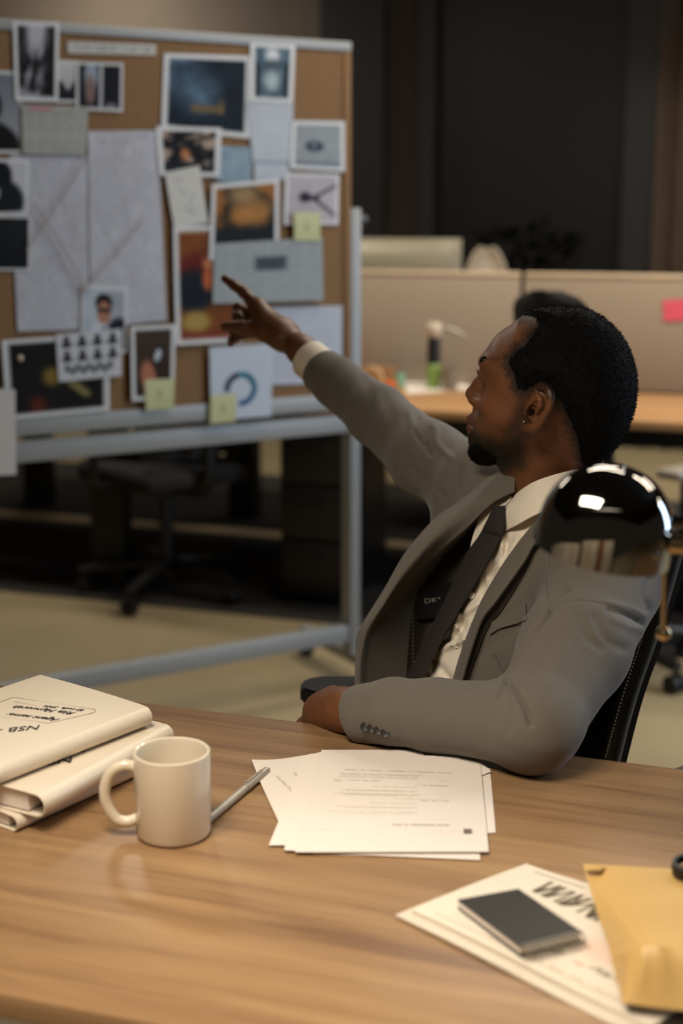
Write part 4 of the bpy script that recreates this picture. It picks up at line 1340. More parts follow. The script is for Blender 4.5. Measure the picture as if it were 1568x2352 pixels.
# ---- chrome desk lamp
LY = 1.285
lc0 = at(1381, 1262, LY); pxm = np.linalg.norm(lc0 - C0) / FPX; lr = 156 * pxm
lamp = empty('desk_lamp', (lc0[0] + .28, LY + .02, DZ), 'chrome desk lamp with a domed shade in front of the man\'s shoulder', 'lamp')
tilt = Matrix.Rotation(math.radians(9), 4, 'Y') @ Matrix.Rotation(math.radians(7), 4, 'X')
pf = cat([(156, 0, 0), (155, 25, 0), (153, 52, 0), (148, 82, 0), (138, 111, 0), (122, 139, 0), (100, 163, 0), (72, 182, 0), (38, 194, 0), (0, 198, 0)], 46)[:, :2] * pxm
pf = [tuple(p) for p in pf]
prof = pf + [(max(0, r - .0022), max(.0004, z - .0022)) for r, z in pf[::-1]] + [pf[0]]
lo_ = lc0
shade = MB().lathe([(max(r, 0), z) for r, z in prof], lo_, 96, tilt).build('lamp_shade', M['chrome'], lamp, ang=50)
tv = lambda x, y, z: lo_ + np.array(tilt @ Vector((x, y, z)))
MB().cyl(tv(0, 0, lr * .5), tv(0, 0, lr * 1.2), .014).ball(tv(0, 0, lr * .35), .022).build('bulb', M['plastic_white'], shade)
MB().cyl(tv(0, 0, 196 * pxm), tv(0, 0, 204 * pxm), .004, .003).build('finial', M['chrome'], shade)
ja = at(1486, 1196, LY - .03); jb = at(1568, 1199, LY - .02)
MB().cyl(ja, ja + (jb - ja) * .75, .0068).cyl(ja + (jb - ja) * .75, jb + (jb - ja) * .5, .0055).build('arm_collar', M['chrome'], lamp)
MB().ball(at(1502, 1274, LY - .05), .0048).build('set_screw', M['chrome'], lamp)
jb = at(1484, 1248, LY - .03) + np.array([.01, 0, .012])
px_ = lo_[0] + .30
MB().tube(cat([jb + np.array([-.01, 0, -.012]), jb + np.array([.06, 0.0, -.014]), np.array([px_ - .06, LY, jb[2] - .016]), np.array([px_ - .015, LY, jb[2] - .03]), np.array([px_, LY, jb[2] - .08])], 20), .0085, 16).build('arm', M['brass'], lamp)
MB().cyl((px_, LY, DZ + .015), (px_, LY, jb[2] - .07), .008).build('stem', M['chrome'], lamp)
MB().lathe([(0, 0), (.075, 0), (.075, .008), (.06, .016), (.014, .022), (0, .022)], (px_, LY, DZ), 48).build('lamp_base', M['chrome'], lamp)
c0_ = at(1526, 1235, LY - .012); c1_ = at(1523, 1455, LY - .012)
ch = MB().cyl(c0_, c1_ + RZ * .006, .0027, None, 12).build('pull_chain', M['brass'], lamp)
MB().ball(c1_, .0072, 20).build('chain_ball', M['brass'], ch)
# ------------------------------------------------------------------ the seated man
# head frame
HYAW = math.radians(30); HPIT = math.radians(8)
F0 = np.array([-math.cos(HYAW), math.sin(HYAW), 0])
HL = np.array([-F0[1], F0[0], 0])
HF = F0 * math.cos(HPIT) + RZ * math.sin(HPIT)
HU = -F0 * math.sin(HPIT) + RZ * math.cos(HPIT)
HO = at(1265, 945, 1.93)
HR = np.stack([HF, HU, HL])          # rows: local axes


def h2w(f, u, s): return HO + HF * f + HU * u + HL * s
def w2h(P): return (P - HO) @ HR.T
def sag(px, py):
    p = onplane(px, py, HO, HL) - HO
    return (p @ HF, p @ HU)


def side(px, py, s):
    """point on the plane parallel to the sagittal one at distance s"""
    p = onplane(px, py, HO + HL * s, HL)
    return p


BASE = [(1205, 722), (1180, 742), (1157, 757), (1143, 770), (1134, 785), (1121, 806), (1110, 822), (1110, 834), (1120, 850), (1125, 866), (1124, 890), (1116, 915), (1108, 930), (1099, 942), (1093, 955), (1092, 975), (1092, 992),
        (1097, 1004), (1092, 1018), (1090, 1034), (1098, 1048), (1118, 1057), (1150, 1056), (1190, 1045), (1225, 1024), (1262, 1008), (1330, 1015), (1392, 1005), (1420, 975), (1436, 930), (1439, 880), (1430, 830), (1408, 785), (1378, 750), (1335, 724), (1290, 715), (1240, 715)]
BASE = [sag(*p) for p in BASE]
BASE = cat(BASE + BASE[:1], 110)[:-1]
_gx = np.linspace(-.17, .17, 240); _gy = np.linspace(-.12, .19, 220)
_GX, _GY = np.meshgrid(_gx, _gy, indexing='ij')
_SD = poly_sd(_GX, _GY, BASE)


def bil(f, u):
    x = np.clip((f - _gx[0]) / (_gx[1] - _gx[0]), 0, len(_gx) - 1.001); y = np.clip((u - _gy[0]) / (_gy[1] - _gy[0]), 0, len(_gy) - 1.001)
    i = x.astype(int); j = y.astype(int); a = x - i; b = y - j
    return (_SD[i, j] * (1 - a) * (1 - b) + _SD[i + 1, j] * a * (1 - b) + _SD[i, j + 1] * (1 - a) * b + _SD[i + 1, j + 1] * a * b)


def head_base(P, grow=0.0):
    q = w2h(P); f, u, s = q[:, 0], q[:, 1], np.abs(q[:, 2])
    d = bil(f, u) - grow
    face = ss(.0, .05, f) * (1 - ss(.055, .10, u))
    R = .085 * (1 - face) + .052 * face
    T = np.interp(u, [-.13, -.095, -.06, -.02, .02, .05, .09, .14], [.032, .038, .050, .064, .071, .076, .077, .072])
    front = ss(.03, .10, f)
    T = T * (1 - front * np.interp(u, [-.12, -.08, -.03, .03, .08, .13], [.36, .30, .14, .06, .06, .10])) + grow
    a = np.maximum(0, R + d) / R
    g = np.sqrt(a ** 2 + (s / T) ** 2) - 1
    return g * np.minimum(R, T)


def hr_(r): return r


EAR = [(1226, 897), (1232, 889), (1242, 886), (1255, 891), (1263, 902), (1265, 917), (1261, 934), (1253, 950), (1243, 966), (1231, 980), (1217, 987), (1206, 983), (1203, 972)]
EARS = [.079, .083, .087, .093, .098, .100, .099, .096, .092, .087, .083, .080, .077]


EAR = [tuple(p) for p in cat(EAR, 26)]; EARS = list(np.interp(np.linspace(0, 12, 26), range(13), EARS))


def earpts(sgn=1): return [side(x, y, 0) + HL * (s_ if sgn > 0 else -s_) for (x, y), s_ in zip(EAR, EARS)]


def ear(sgn):
    # mirrored through the sagittal plane for the far ear
    E = []
    for (x, y), s_ in zip(EAR, EARS):
        p = side(x, y, s_)
        f, u, s = w2h(p[None])[0]
        E.append(h2w(f, u, sgn * s_))
    def q(x, y, s):
        p = side(x, y, s); f, u, _ = w2h(p[None])[0]; return h2w(f, u, sgn * s)
    Rm = HR.copy()
    pr = []
    pr.append(ell(q(1236, 930, .080), (.0175, .026, .006), Rm, .006))
    pr.append(cap(q(1222, 940, .070), q(1238, 925, .079), .012, .012, .008))
    rs = list(np.interp(np.linspace(0, 12, 26), range(13), [.0030, .0036, .0042, .0046, .0046, .0044, .0043, .0043, .0046, .0055, .0066, .0062, .0048]))
    pr += chain(E, rs, .004)
    pr.append(ell(q(1238, 912, .0935), (.0075, .0085, .0045), Rm, .003, 's'))
    pr.append(cap(q(1226, 932, .0905), q(1214, 955, .0890), .0062, .0052, .003, 's'))
    pr.append(cap(q(1223, 938, .083), q(1214, 956, .081), .0052, .0048, .002, 's')); pr.append(cap(q(1218, 948, .082), q(1220, 947, .062), .006, .004, .002, 's'))
    pr += chain([q(1230, 905, .0885), q(1240, 918, .0905), q(1240, 932, .0905), q(1233, 946, .0880)], [.0022, .0030, .0034, .0028], .004)
    pr.append(cap(q(1209, 938, .078), q(1206, 950, .077), .0042, .0038, .005))
    return pr


def mirror(prf):
    return [prf(1), prf(-1)]


def lp(f, u, s): return h2w(f, u, s)


# nose
tip = sag(1080, 903); brg = sag(1113, 862); mid = sag(1100, 880); sub = sag(1093, 928); colm = sag(1086, 922)
nose = [ell(lp(tip[0] - .026, tip[1] + .013, 0), (.019, .017, .0140), HR, .010), cap(lp(brg[0] - .003, brg[1], 0), lp(mid[0] - .005, mid[1], 0), .0085, .0098, .012), cap(lp(mid[0] - .005, mid[1], 0), lp(tip[0] - .004, tip[1], 0), .0098, .0090, .010),
        cap(lp(tip[0] - .004, tip[1], 0), lp(colm[0] - .004, colm[1] + .002, 0), .0088, .0066, .008)]
for sg in (1, -1):
    nose.append(ell(lp(tip[0] - .015, tip[1] - .006, sg * .0130), (.0115, .0078, .0068), HR, .008))
    nose.append(cap(lp(tip[0] - .010, tip[1] - .020, sg * .0085), lp(tip[0] - .008, tip[1] - .012, sg * .0075), .0042, .0035, .003, 's'))
# lips
ul = sag(1072, 953); ll = sag(1070, 983); mo = sag(1079, 971)
lips = [ell(lp(*[a + b for a, b in zip(sag(1107, 947), (0, 0))], 0), (.013, .014, .018), HR, .007), ell(lp(*sag(1095, 1004), 0), (.010, .015, .019), HR, .012)]
for sg in (1, -1):
    lips.append(cap(lp(ul[0] - .009, ul[1] - .003, 0), lp(mo[0] - .020, mo[1] + .002, sg * .022), .0064, .0032, .006))
    lips.append(cap(lp(ll[0] - .0095, ll[1] + .001, 0), lp(mo[0] - .021, mo[1] - .002, sg * .021), .0068, .0030, .006))
    lips.append(cap(lp(mo[0] + .004, mo[1], 0), lp(mo[0] - .018, mo[1], sg * .024), .0013, .0012, .003, 's'))
# brow ridge, sockets, eyes, cheekbones
br = sag(1110, 826); ey = sag(1114, 853)
face = []
for sg in (1, -1):
    face.append(cap(lp(br[0] - .012, br[1], sg * .012), lp(br[0] - .030, br[1] + .002, sg * .045), .0075, .0065, .014))
    face.append(ell(lp(ey[0] + .004, ey[1], sg * .034), (.016, .0105, .017), HR, .014, 's'))
    face.append(ell(lp(ey[0] - .018, ey[1] + .001, sg * .032), (.0128, .0122, .0128), HR, .003))
    face.append(ell(lp(ey[0] - .016, ey[1] + .005, sg * .033), (.0135, .0065, .0145), HR, .003))
    face.append(ell(lp(.058, -.005, sg * .050), (.024, .013, .012), HR, .022))
NB = at(1288, 1118, 1.985)            # base of the neck
NT = at(1290, 985, 1.955)
neck = [cap(NT, NB, .056, .060, .050), cap(at(1268, 1020, 1.918), at(1215, 1128, 1.945), .010, .009, .03), cap(at(1215, 1060, 1.97), at(1215, 1120, 1.98), .030, .030, .03)]
HEADP = [func(head_base, HO + HU * .03, .17)] + face + nose + lips + neck + ear(1) + ear(-1)

# trunk frame
SLp = at(1400, 1335, 1.835); SRp = at(1088, 1118, 2.10)
TLv = nrm(SLp - SRp)
up0 = nrm(np.array([.27, .20, .94])); TFv = nrm(np.cross(TLv, up0)); TUv = np.cross(TFv, TLv)
TM = (SLp + SRp) / 2
TR = np.stack([TLv, TFv, TUv])
HIP = TM - TUv * .47 - TFv * .0


def T3(l, f, u): return TM + TLv * l + TFv * f + TUv * u


EL = at(1226, 1664, 1.607)
WL = at(822, 1640, 1.722)
FA_m = at(1000, 1643, 1.672)
WR = at(694, 806, 2.525)
ERp = at(868, 955, 2.345)
E1 = at(985, 1058, 2.20)

bodyt = [ell(T3(.035, -.075, -.10), (.115, .050, .19), TR, .05), ell(T3(.035, -.08, -.34), (.10, .050, .19), TR, .08), ell(T3(.0, -.03, -.48), (.15, .10, .12), TR, .04),
         cap(NB - TUv * .03, SLp - TUv * .01 - TLv * .02, .05, .052, .05), cap(NB - TUv * .03 - TFv * .02, SRp - TUv * .01 + TLv * .02, .04, .040, .04)]
arms = [cap(SLp - TLv * .01, EL, .050, .042, .02), cap(EL, WL, .040, .024, .02), cap(SRp, E1, .048, .042, .02), cap(E1, ERp, .042, .036, .02), cap(ERp, WR, .030, .0235, .02), cap(WR, at(656, 774, 2.562), .0235, .0215, .02)]

# ---- hands
def hand(W_, fwd, back, Lk, fingers, thumb, sc=1.0, palm_w=.040):
    """W_: wrist; fwd: wrist->knuckles; back: dorsal side; fingers: list of 4 point lists (MCP..tip); thumb: points"""
    fwd = nrm(fwd); back = nrm(back - fwd * (np.asarray(back) @ fwd)); sid = np.cross(fwd, back)
    pr = []
    for i, fg in enumerate(fingers):
        r0 = [.0098, .0100, .0096, .0086][i] * sc
        pr.append(cap(W_ + fwd * .012 + sid * (.006 * (1.5 - i)) * sc, fg[0], .0150 * sc, r0 * 1.12, .022))
        rr = [r0 * 1.06, r0 * .98, r0 * .86, r0 * .72]
        pts = fg
        pr += chain(pts, rr[:len(pts)], .004)
        for j in (1, 2):
            if j < len(pts) - 1: pr.append(func(ell(pts[j], (rr[j] * 1.06,) * 3)['f'], pts[j], rr[j] * 1.1, .003))
    pr.append(cap(W_ + fwd * .02, (fingers[1][0] + fingers[2][0]) / 2 - fwd * .02, .0175 * sc, .0135 * sc, .02))
    pr += chain(thumb, [.0132 * sc, .0124 * sc, .0112 * sc, .0085 * sc][:len(thumb)], .010)
    return pr


# right hand: index stretched, the others curled into the palm
WRh = at(656, 774, 2.562)
rI = [at(592, 706, 2.605), at(560, 672, 2.630), at(537, 655, 2.643), at(516, 640, 2.655)]
rM = [at(585, 727, 2.622), at(547, 708, 2.640), at(545, 728, 2.615), at(562, 740, 2.600)]
rN = [at(588, 748, 2.638), at(548, 742, 2.655), at(538, 763, 2.630), at(556, 772, 2.612)]
rP = [at(596, 766, 2.648), at(555, 768, 2.662), at(533, 782, 2.642), at(530, 790, 2.624)]
rT = [at(646, 778, 2.548), at(606, 762, 2.568), at(556, 752, 2.584), at(517, 750, 2.592)]
fwdR = (rM[0] - WRh)
handR = hand(WRh, fwdR, np.array([.25, .35, .9]), .09, [rI, rM, rN, rP], rT, 1.05)
handR += [cap(WRh, at(612, 742, 2.59), .021, .019, .02), cap(rT[0], rI[0], .016, .011, .016), cap(rT[1], rI[0], .009, .008, .02)]
# left hand: relaxed over the far desk edge, fingers hanging down
lW = at(806, 1632, 1.735)
lK = [at(752, 1606, 1.815), at(736, 1622, 1.805), at(728, 1642, 1.79), at(730, 1660, 1.775)]
def drop(p, a, b, c): return [p, p + np.array([-.022, .012, -.030]) * a, p + np.array([-.026, .014, -.055]) * b, p + np.array([-.018, .010, -.076]) * c]
lF = [drop(lK[0], 1.0, 1.05, 1.05), drop(lK[1], 1.05, 1.1, 1.1), drop(lK[2], 1.0, 1.05, 1.05), drop(lK[3], .85, .85, .85)]
lT = [at(790, 1606, 1.765), at(768, 1600, 1.81), at(752, 1622, 1.84), at(745, 1650, 1.85)]
handL = hand(lW, (lK[1] - lW), np.array([-.3, -.5, .8]), .09, lF, lT, 1.0)
handL += [cap(lW, (lK[1] + lK[2]) / 2, .022, .017, .02)]

BODY = HEADP + bodyt + arms + handR + handL
Vb, Qb = mesh_sdf(BODY, (-.36, 1.52, .45), (.56, 2.78, 1.32), .0022)
Nb = vnormals(Vb, Qb)
print('body', len(Vb))
bx_, by_ = pix(Vb)
near = w2h(Vb)
onhead = (near[:, 1] > -.17) & (np.abs(near[:, 0]) < .15) & (np.abs(near[:, 2]) < .12)

HAIRL = [(1190, 708), (1200, 722), (1228, 728), (1242, 742), (1228, 760), (1218, 775), (1209, 792), (1192, 803), (1182, 812), (1171, 824), (1168, 836), (1176, 850), (1182, 862), (1185, 880), (1191, 893), (1206, 897), (1216, 890), (1226, 884), (1242, 878), (1262, 884), (1276, 904),
         (1292, 928), (1306, 955), (1318, 985), (1330, 1020), (1345, 1090), (1460, 1090), (1500, 900), (1460, 760), (1340, 680), (1240, 690)]


def hair_mask(P):
    """signed distance in pixels (negative inside the hair), mirrored to the far side"""
    q = w2h(P).copy()
    q[:, 2] = np.abs(q[:, 2])
    x, y = pix(HO + q @ HR)
    return poly_sd(x, y, HAIRL)


# skin colours
base = np.array([.415, .262, .165]); dark = np.array([.10, .070, .055])
col = np.tile(base, (len(Vb), 1))
mot = fbm(Vb * 60, 3)[:, None]
col = col * (.90 + .2 * mot)
hm = np.full(len(Vb), 99.0); hm[onhead] = hair_mask(Vb[onhead])
col = np.where(onhead[:, None], mixc(col, np.broadcast_to(dark, col.shape), (1 - ss(-3, 30, hm + 22 * (fbm(Vb * 300, 2)[:, ] - .5))) * .90), col)
qb = near.copy(); qb[:, 2] = np.abs(qb[:, 2]); mx, my = pix(HO + qb @ HR)
jaw = poly_sd(mx, my, [(1060, 1004), (1085, 1000), (1110, 1008), (1150, 1022), (1196, 1000), (1204, 1040), (1198, 1070), (1130, 1085), (1060, 1080)])
side_b = poly_sd(mx, my, [(1150, 1022), (1186, 960), (1200, 900), (1206, 985), (1215, 1000), (1204, 1045), (1160, 1050)])
stub = np.maximum((1 - ss(-14, 30, jaw)), .55 * (1 - ss(-6, 22, side_b))) * onhead * (my > 880)
col = mixc(col, np.broadcast_to([.11, .075, .052], col.shape), stub * .85)
goat = poly_sd(mx, my, [(1056, 1012), (1074, 1010), (1088, 1016), (1106, 1026), (1140, 1048), (1150, 1064), (1130, 1080), (1060, 1080)])
col = mixc(col, np.broadcast_to([.045, .035, .03], col.shape), np.maximum((1 - ss(-5, 8, goat)), .6 * (1 - ss(0, 34, goat))) * onhead)
mus = line_d(mx, my, [(1072, 942), (1090, 940), (1112, 952)])
col = mixc(col, np.broadcast_to([.16, .10, .075], col.shape), (1 - ss(2, 12, mus)) * .12 * onhead)
lipm = poly_sd(mx, my, [(1058, 952), (1072, 950), (1096, 968), (1078, 996), (1058, 992)])
col = mixc(col, np.broadcast_to([.36, .20, .155], col.shape), (1 - ss(-2, 4, lipm)) * .6 * onhead)
browm = line_d(mx, my, [(1106, 826), (1122, 821), (1144, 826)])
col = mixc(col, np.broadcast_to([.05, .04, .035], col.shape), (1 - ss(2, 7, browm)) * onhead * .2)
# palm sides and nails a little lighter
for tp_p, dr in ((rT[3], nrm(rT[3] - rT[2])), (rP[3], nrm(rP[3] - rP[2])), (rM[3], nrm(rM[3] - rM[2])), (rI[3], nrm(rI[3] - rI[2]))):
    dn = np.linalg.norm(Vb - (tp_p + dr * .004), axis=1)
    col = mixc(col, np.broadcast_to([.62, .42, .33], col.shape), (1 - ss(.004, .010, dn)) * .45)
eyed = np.full(len(Vb), 9.)
M['skin'] = mat('brown_skin', 'ffffff', .44, var=.05, scale=400, attr=True, bump=.12, bscale=900, spec=.42)
person = mesh_obj('person', Vb, Qb, M['skin'], None, True, col)
tag(person, 'man in grey suit and black tie seated behind the desk, pointing at the board', 'person')

# ---- hair shell
HN = [func(head_base, HO + HU * .03, .17), neck[0]]


def hair_f(P):
    n = (vnoise(P * 260) - .5) * .0016 + (vnoise(P * 520 + 9) - .5) * .0018
    d = ev(HN, P) - .0085
    m = hair_mask(P) * .00058
    thick = -m
    d2 = np.maximum(d + .0075 * (1 - ss(.0, .022, thick)), m)
    return d2 - n


HB0 = 0
HB = [func(hair_f, HO + HU * .03, .2)]
hb_c = HO
Vh, Qh = mesh_sdf(HB, HO - np.array([.17, .17, .16]), HO + np.array([.17, .17, .19]), .0018, slack=2.2)
M['hair'] = mat('black_hair', '0b0a09', .85, var=.25, scale=500, bump=.5, bscale=900, spec=.15)


def fuzz(V, Q, n, L, wid, seed):
    """short curled strands standing on a hair shell"""
    r = np.random.default_rng(seed); N = vnormals(V, Q)
    q = r.integers(0, len(Q), n); w = r.random((n, 2)); a, b, c, d = (V[Q[q, k]] for k in range(4))
    P = (a * (1 - w[:, :1]) + b * w[:, :1]) * (1 - w[:, 1:]) + (d * (1 - w[:, :1]) + c * w[:, :1]) * w[:, 1:]
    D = N[Q[q, 0]] + r.normal(0, .55, (n, 3)); D /= np.linalg.norm(D, axis=1, keepdims=True)
    S = np.cross(D, r.normal(0, 1, (n, 3))); S /= np.linalg.norm(S, axis=1, keepdims=True)
    B = np.cross(D, S); l = L * (.5 + .8 * r.random((n, 1)))
    p1 = P + D * l * .55 + B * l * .15; p2 = P + D * l * .8 + B * l * .5
    VV = np.stack([P - D * .001 - S * wid, P - D * .001 + S * wid, p1 + S * wid, p1 - S * wid, p2], 1).reshape(-1, 3)
    o = np.arange(n)[:, None] * 5 + len(V)
    F = [tuple(x) for x in Q.tolist()] + [tuple(x) for x in (o + np.array([[0, 1, 2, 3]])).tolist()] + [tuple(x) for x in (o + np.array([[3, 2, 4]])).tolist()]
    return np.concatenate([V, VV]), F


Vh, Fh = fuzz(Vh, Qh, 26000, .0042, .00022, 3)
mesh_obj('hair', Vh, Fh, M['hair'], person, True)


def beard_f(P):
    q = w2h(P).copy(); q[:, 2] = np.abs(q[:, 2]); x, y = pix(HO + q @ HR)
    m = poly_sd(x, y, [(1050, 1010), (1078, 1009), (1092, 1018), (1108, 1030), (1140, 1048), (1156, 1062), (1130, 1085), (1050, 1085)]) * .00058
    n = (vnoise(P * 420) - .5) * .002
    return np.maximum(head_base(P) - .0045 * ss(0, .014, -m), m) - n


Vg, Qg = mesh_sdf([func(beard_f, HO + HF * .09 - HU * .07, .1)], HO - np.array([.16, .12, .12]), HO + np.array([.02, .14, .0]), .0018, slack=2.2)
Vg, Fg = fuzz(Vg, Qg, 5000, .0035, .0002, 5)
mesh_obj('beard', Vg, Fg, M['hair'], person, True)
# eyelashes of the near eye and the ear stud
els = MB()
for k in range(9):
    t = k / 8
    a = lp(ey[0] - .004 - .012 * t, ey[1] + .004, .026 + .016 * t); els.tube([a, a + HF * .004 + HU * -.001, a + HF * .008 + HU * .002 + HL * .001], [.0005, .0004, .0002], 5)
els.build('eyelashes', M['hair'], person)
nb_s = MB(); rr_ = np.random.default_rng(4)
for k in range(40):
    t = rr_.random(); q_ = cat([(1103, 832), (1107, 824), (1114, 820)], 20)[int(t * 19)] + rr_.normal(0, 1.2, 2)
    p_ = trace(HEADP, *q_)
    if p_ is None or abs(p_[1] - HO[1]) > .15: continue
    d_ = nrm(HU * .5 - HF * .3 + HL * .2 + rr_.normal(0, .3, 3))
    nb_s.tube([p_ - d_ * .001, p_ + d_ * .003 + nrm(C0 - p_) * .0012], [.0005, .0002], 4)
nb_s.build('eyebrow', M['hair'], person)
M['stud'] = mat('bright_steel', 'd8d4cc', .15, metal=1.0)
ep = side(1203, 969, .0855)
MB().ball(ep, .0019, 14).cyl(ep - HL * .006, ep, .0009).build('ear_stud', M['stud'], person)

# ------------------------------------------------------------------ suit jacket
M['suit'] = mat('grey_wool', '615a4f', .88, var=.05, scale=260, bump=.15, bscale=900, sheen=.15)
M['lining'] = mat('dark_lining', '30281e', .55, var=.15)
M['label'] = mat('black_label', '060606', .6)
M['labelink'] = mat('label_thread', 'b0a898', .7)
M['shirt'] = mat('cream_shirt', 'e3d6c3', .75, var=.02, scale=40)
M['tie'] = mat('black_tie', '211a16', .85, var=.1, scale=300, bump=.15, bscale=900)
M['button'] = mat('dark_horn_button', '2a241f', .5, var=.3, scale=200)
M['trousers'] = mat('grey_wool_trousers', '6f6458', .9)

TORSO = [ell(T3(0, -.02, -.10), (.190, .118, .20), TR, .05), ell(T3(0, -.01, -.34), (.170, .125, .22), TR, .10), ell(T3(0, 0, -.50), (.185, .135, .13), TR, .08)]
YOKE = [cap(NB - TUv * .035, SLp + TUv * .0 - TLv * .025, .058, .070, .05), cap(NB - TUv * .035, SRp + TUv * .0 + TLv * .02, .058, .062, .05)]
NEARARM = [cap(SLp - TLv * .005, SLp * .5 + EL * .5, .075, .067, .03), cap(SLp * .5 + EL * .5, EL, .068, .054, .02), cap(EL, FA_m, .052, .0435, .022), cap(FA_m, at(905, 1634, 1.696), .0435, .041, .015), cap(at(905, 1634, 1.696), at(836, 1640, 1.718), .041, .0385, .01), cap(EL, at(1216, 1712, 1.612), .050, .030, .02)]
FARARM = [cap(SRp, E1, .064, .056, .03), cap(E1, ERp, .056, .049, .03), cap(ERp, at(775, 880, 2.44), .048, .043, .02), cap(at(775, 880, 2.44), at(722, 838, 2.492), .043, .039, .01)]
cl = at(800, 1641, 1.728); cd = nrm(at(836, 1640, 1.718) - at(905, 1634, 1.696))
cr_ = at(712, 830, 2.50); crd = nrm(at(722, 838, 2.492) - at(775, 880, 2.44))


def plane(p, n, rad=.5): return lambda P: (P - p) @ n


cutL = func(lambda P: np.maximum((P - (at(815, 1642, 1.725))) @ nrm(cd + np.array([.1, .0, -.28])), (np.linalg.norm(P - at(815, 1642, 1.725), axis=1) - .09)), at(815, 1642, 1.725), .09)
JACK = TORSO + YOKE + NEARARM + FARARM
def under_desk(P): return P[:, 2] - (DZ + .0012)
# flatten the sleeve on the desk top
def desk_cut(P):
    v = P @ RV
    return np.maximum(np.maximum(P[:, 2] - (DZ + .001), v - (vF + .004)), -(v - vN))
def halfcut(p, n, r):
    n = nrm(n)
    return func(lambda P: np.maximum(np.linalg.norm(P - p, axis=1) - r, -((P - p) @ n)), p, r, .004, 's')
JACK = JACK + [func(desk_cut, EL, .5, .0, 's'), halfcut(at(737, 848, 2.476), at(716, 830, 2.498) - at(775, 880, 2.44), .080), halfcut(at(812, 1642, 1.725), nrm(cd + np.array([0, 0, -.18])), .07)]
Vj, Qj = mesh_sdf(JACK, (-.20, 1.50, .45), (.56, 2.62, 1.22), .0023)
print('jacket', len(Vj))
Vj = smooth_mesh(Vj, Qj, 2, .5)
Nj = vnormals(Vj, Qj)
jx, jy = pix(Vj)
vd = Vj - C0; vd /= np.linalg.norm(vd, axis=1, keepdims=True)
facing = -(Nj * vd).sum(1)
# cloth folds: (polyline in the picture, half width px, height mm, sharpness)
FOLDS = [
    # sleeve crook
    ([(1158, 1562), (1180, 1585), (1205, 1625), (1218, 1665)], 5, -5.5), ([(1156, 1558), (1150, 1580), (1143, 1600)], 4, -5), ([(1160, 1560), (1168, 1610), (1170, 1680)], 5, -2.2), ([(1190, 1575), (1222, 1620), (1235, 1670)], 10, 3.0),
    ([(1157, 1560), (1120, 1572), (1070, 1580)], 7, -2.5), ([(1150, 1545), (1140, 1525), (1134, 1510)], 4, -3),
    # crease between arm and chest
    ([(1160, 1552), (1190, 1505), (1225, 1455), (1252, 1420), (1262, 1400)], 6, -8), ([(1262, 1400), (1275, 1375), (1300, 1355)], 8, -6),
    # armhole seam
    ([(1262, 1260), (1258, 1300), (1256, 1350), (1260, 1400)], 2.5, -1.6), ([(1282, 1385), (1320, 1382), (1370, 1386), (1420, 1402), (1465, 1428)], 2.5, -1.4),
    # back of the shoulder folds
    ([(1395, 1400), (1440, 1415), (1472, 1432)], 6, -4), ([(1395, 1388), (1445, 1398), (1475, 1414)], 8, 2.2), ([(1405, 1425), (1445, 1442), (1470, 1448)], 8, 2.0), ([(1490, 1330), (1478, 1370), (1490, 1400)], 9, -3),
    # upper sleeve drapes
    ([(1330, 1420), (1350, 1465), (1380, 1490)], 12, -2.6), ([(1365, 1420), (1392, 1470), (1430, 1490)], 12, -2.6), ([(1300, 1430), (1290, 1500), (1255, 1570)], 16, 2.0), ([(1270, 1470), (1235, 1530), (1190, 1580)], 12, -2.0),
    # forearm
    ([(915, 1575), (908, 1600), (925, 1640), (952, 1690)], 6, -3.5), ([(935, 1572), (930, 1600), (950, 1650), (985, 1700)], 9, 2.4), ([(965, 1572), (955, 1600), (975, 1650)], 8, -1.6), ([(1060, 1600), (1010, 1650), (1000, 1700)], 22, 1.5),
    # far sleeve
    ([(960, 960), (950, 985), (968, 1020)], 6, -3), ([(985, 985), (975, 1010), (985, 1040)], 7, -3.5), ([(1000, 985), (1005, 1020), (1035, 1050)], 8, 3), ([(940, 950), (955, 1000), (950, 1040)], 9, 3), ([(830, 860), (850, 900), (845, 950)], 14, -2.0), ([(880, 905), (900, 960), (890, 1010)], 14, -2),
    ([(1030, 1030), (1000, 1070), (985, 1120)], 10, -1.5), ([(1060, 1070), (1055, 1110), (1062, 1150)], 4, -5), ([(945, 1075), (985, 1110), (1020, 1140)], 8, -2), ([(920, 1090), (960, 1120)], 7, 2),
    # chest
    ([(1105, 1500), (1140, 1470), (1190, 1440)], 18, -2), ([(1130, 1400), (1170, 1390), (1220, 1340)], 14, 1.5),
]
Dj = np.zeros(len(Vj))
for pts, w_, h_ in FOLDS:
    pp = cat(pts, 14)
    d = line_d(jx, jy, pp)
    m = facing > .05
    ymid = np.median(Vj[(d < 12) & m][:, 1]) if ((d < 12) & m).any() else 1.8
    t = (1 - ss(.10, .16, np.abs(Vj[:, 1] - ymid)))
    Dj += np.where(m, h_ * .001 * np.exp(-(d / w_) ** 2) * ss(.05, .3, facing) * t, 0)
Dj += (fbm(Vj * 9, 2) - .5) * .006 * ss(.05, .3, facing)
Vj = Vj + Nj * Dj[:, None]
Vj[:, 2] = np.where((Vj[:, 2] < DZ + .0006) & (Vj @ RV < vF + .004) & (Vj[:, 2] > DZ - .06), DZ + .0006, Vj[:, 2])
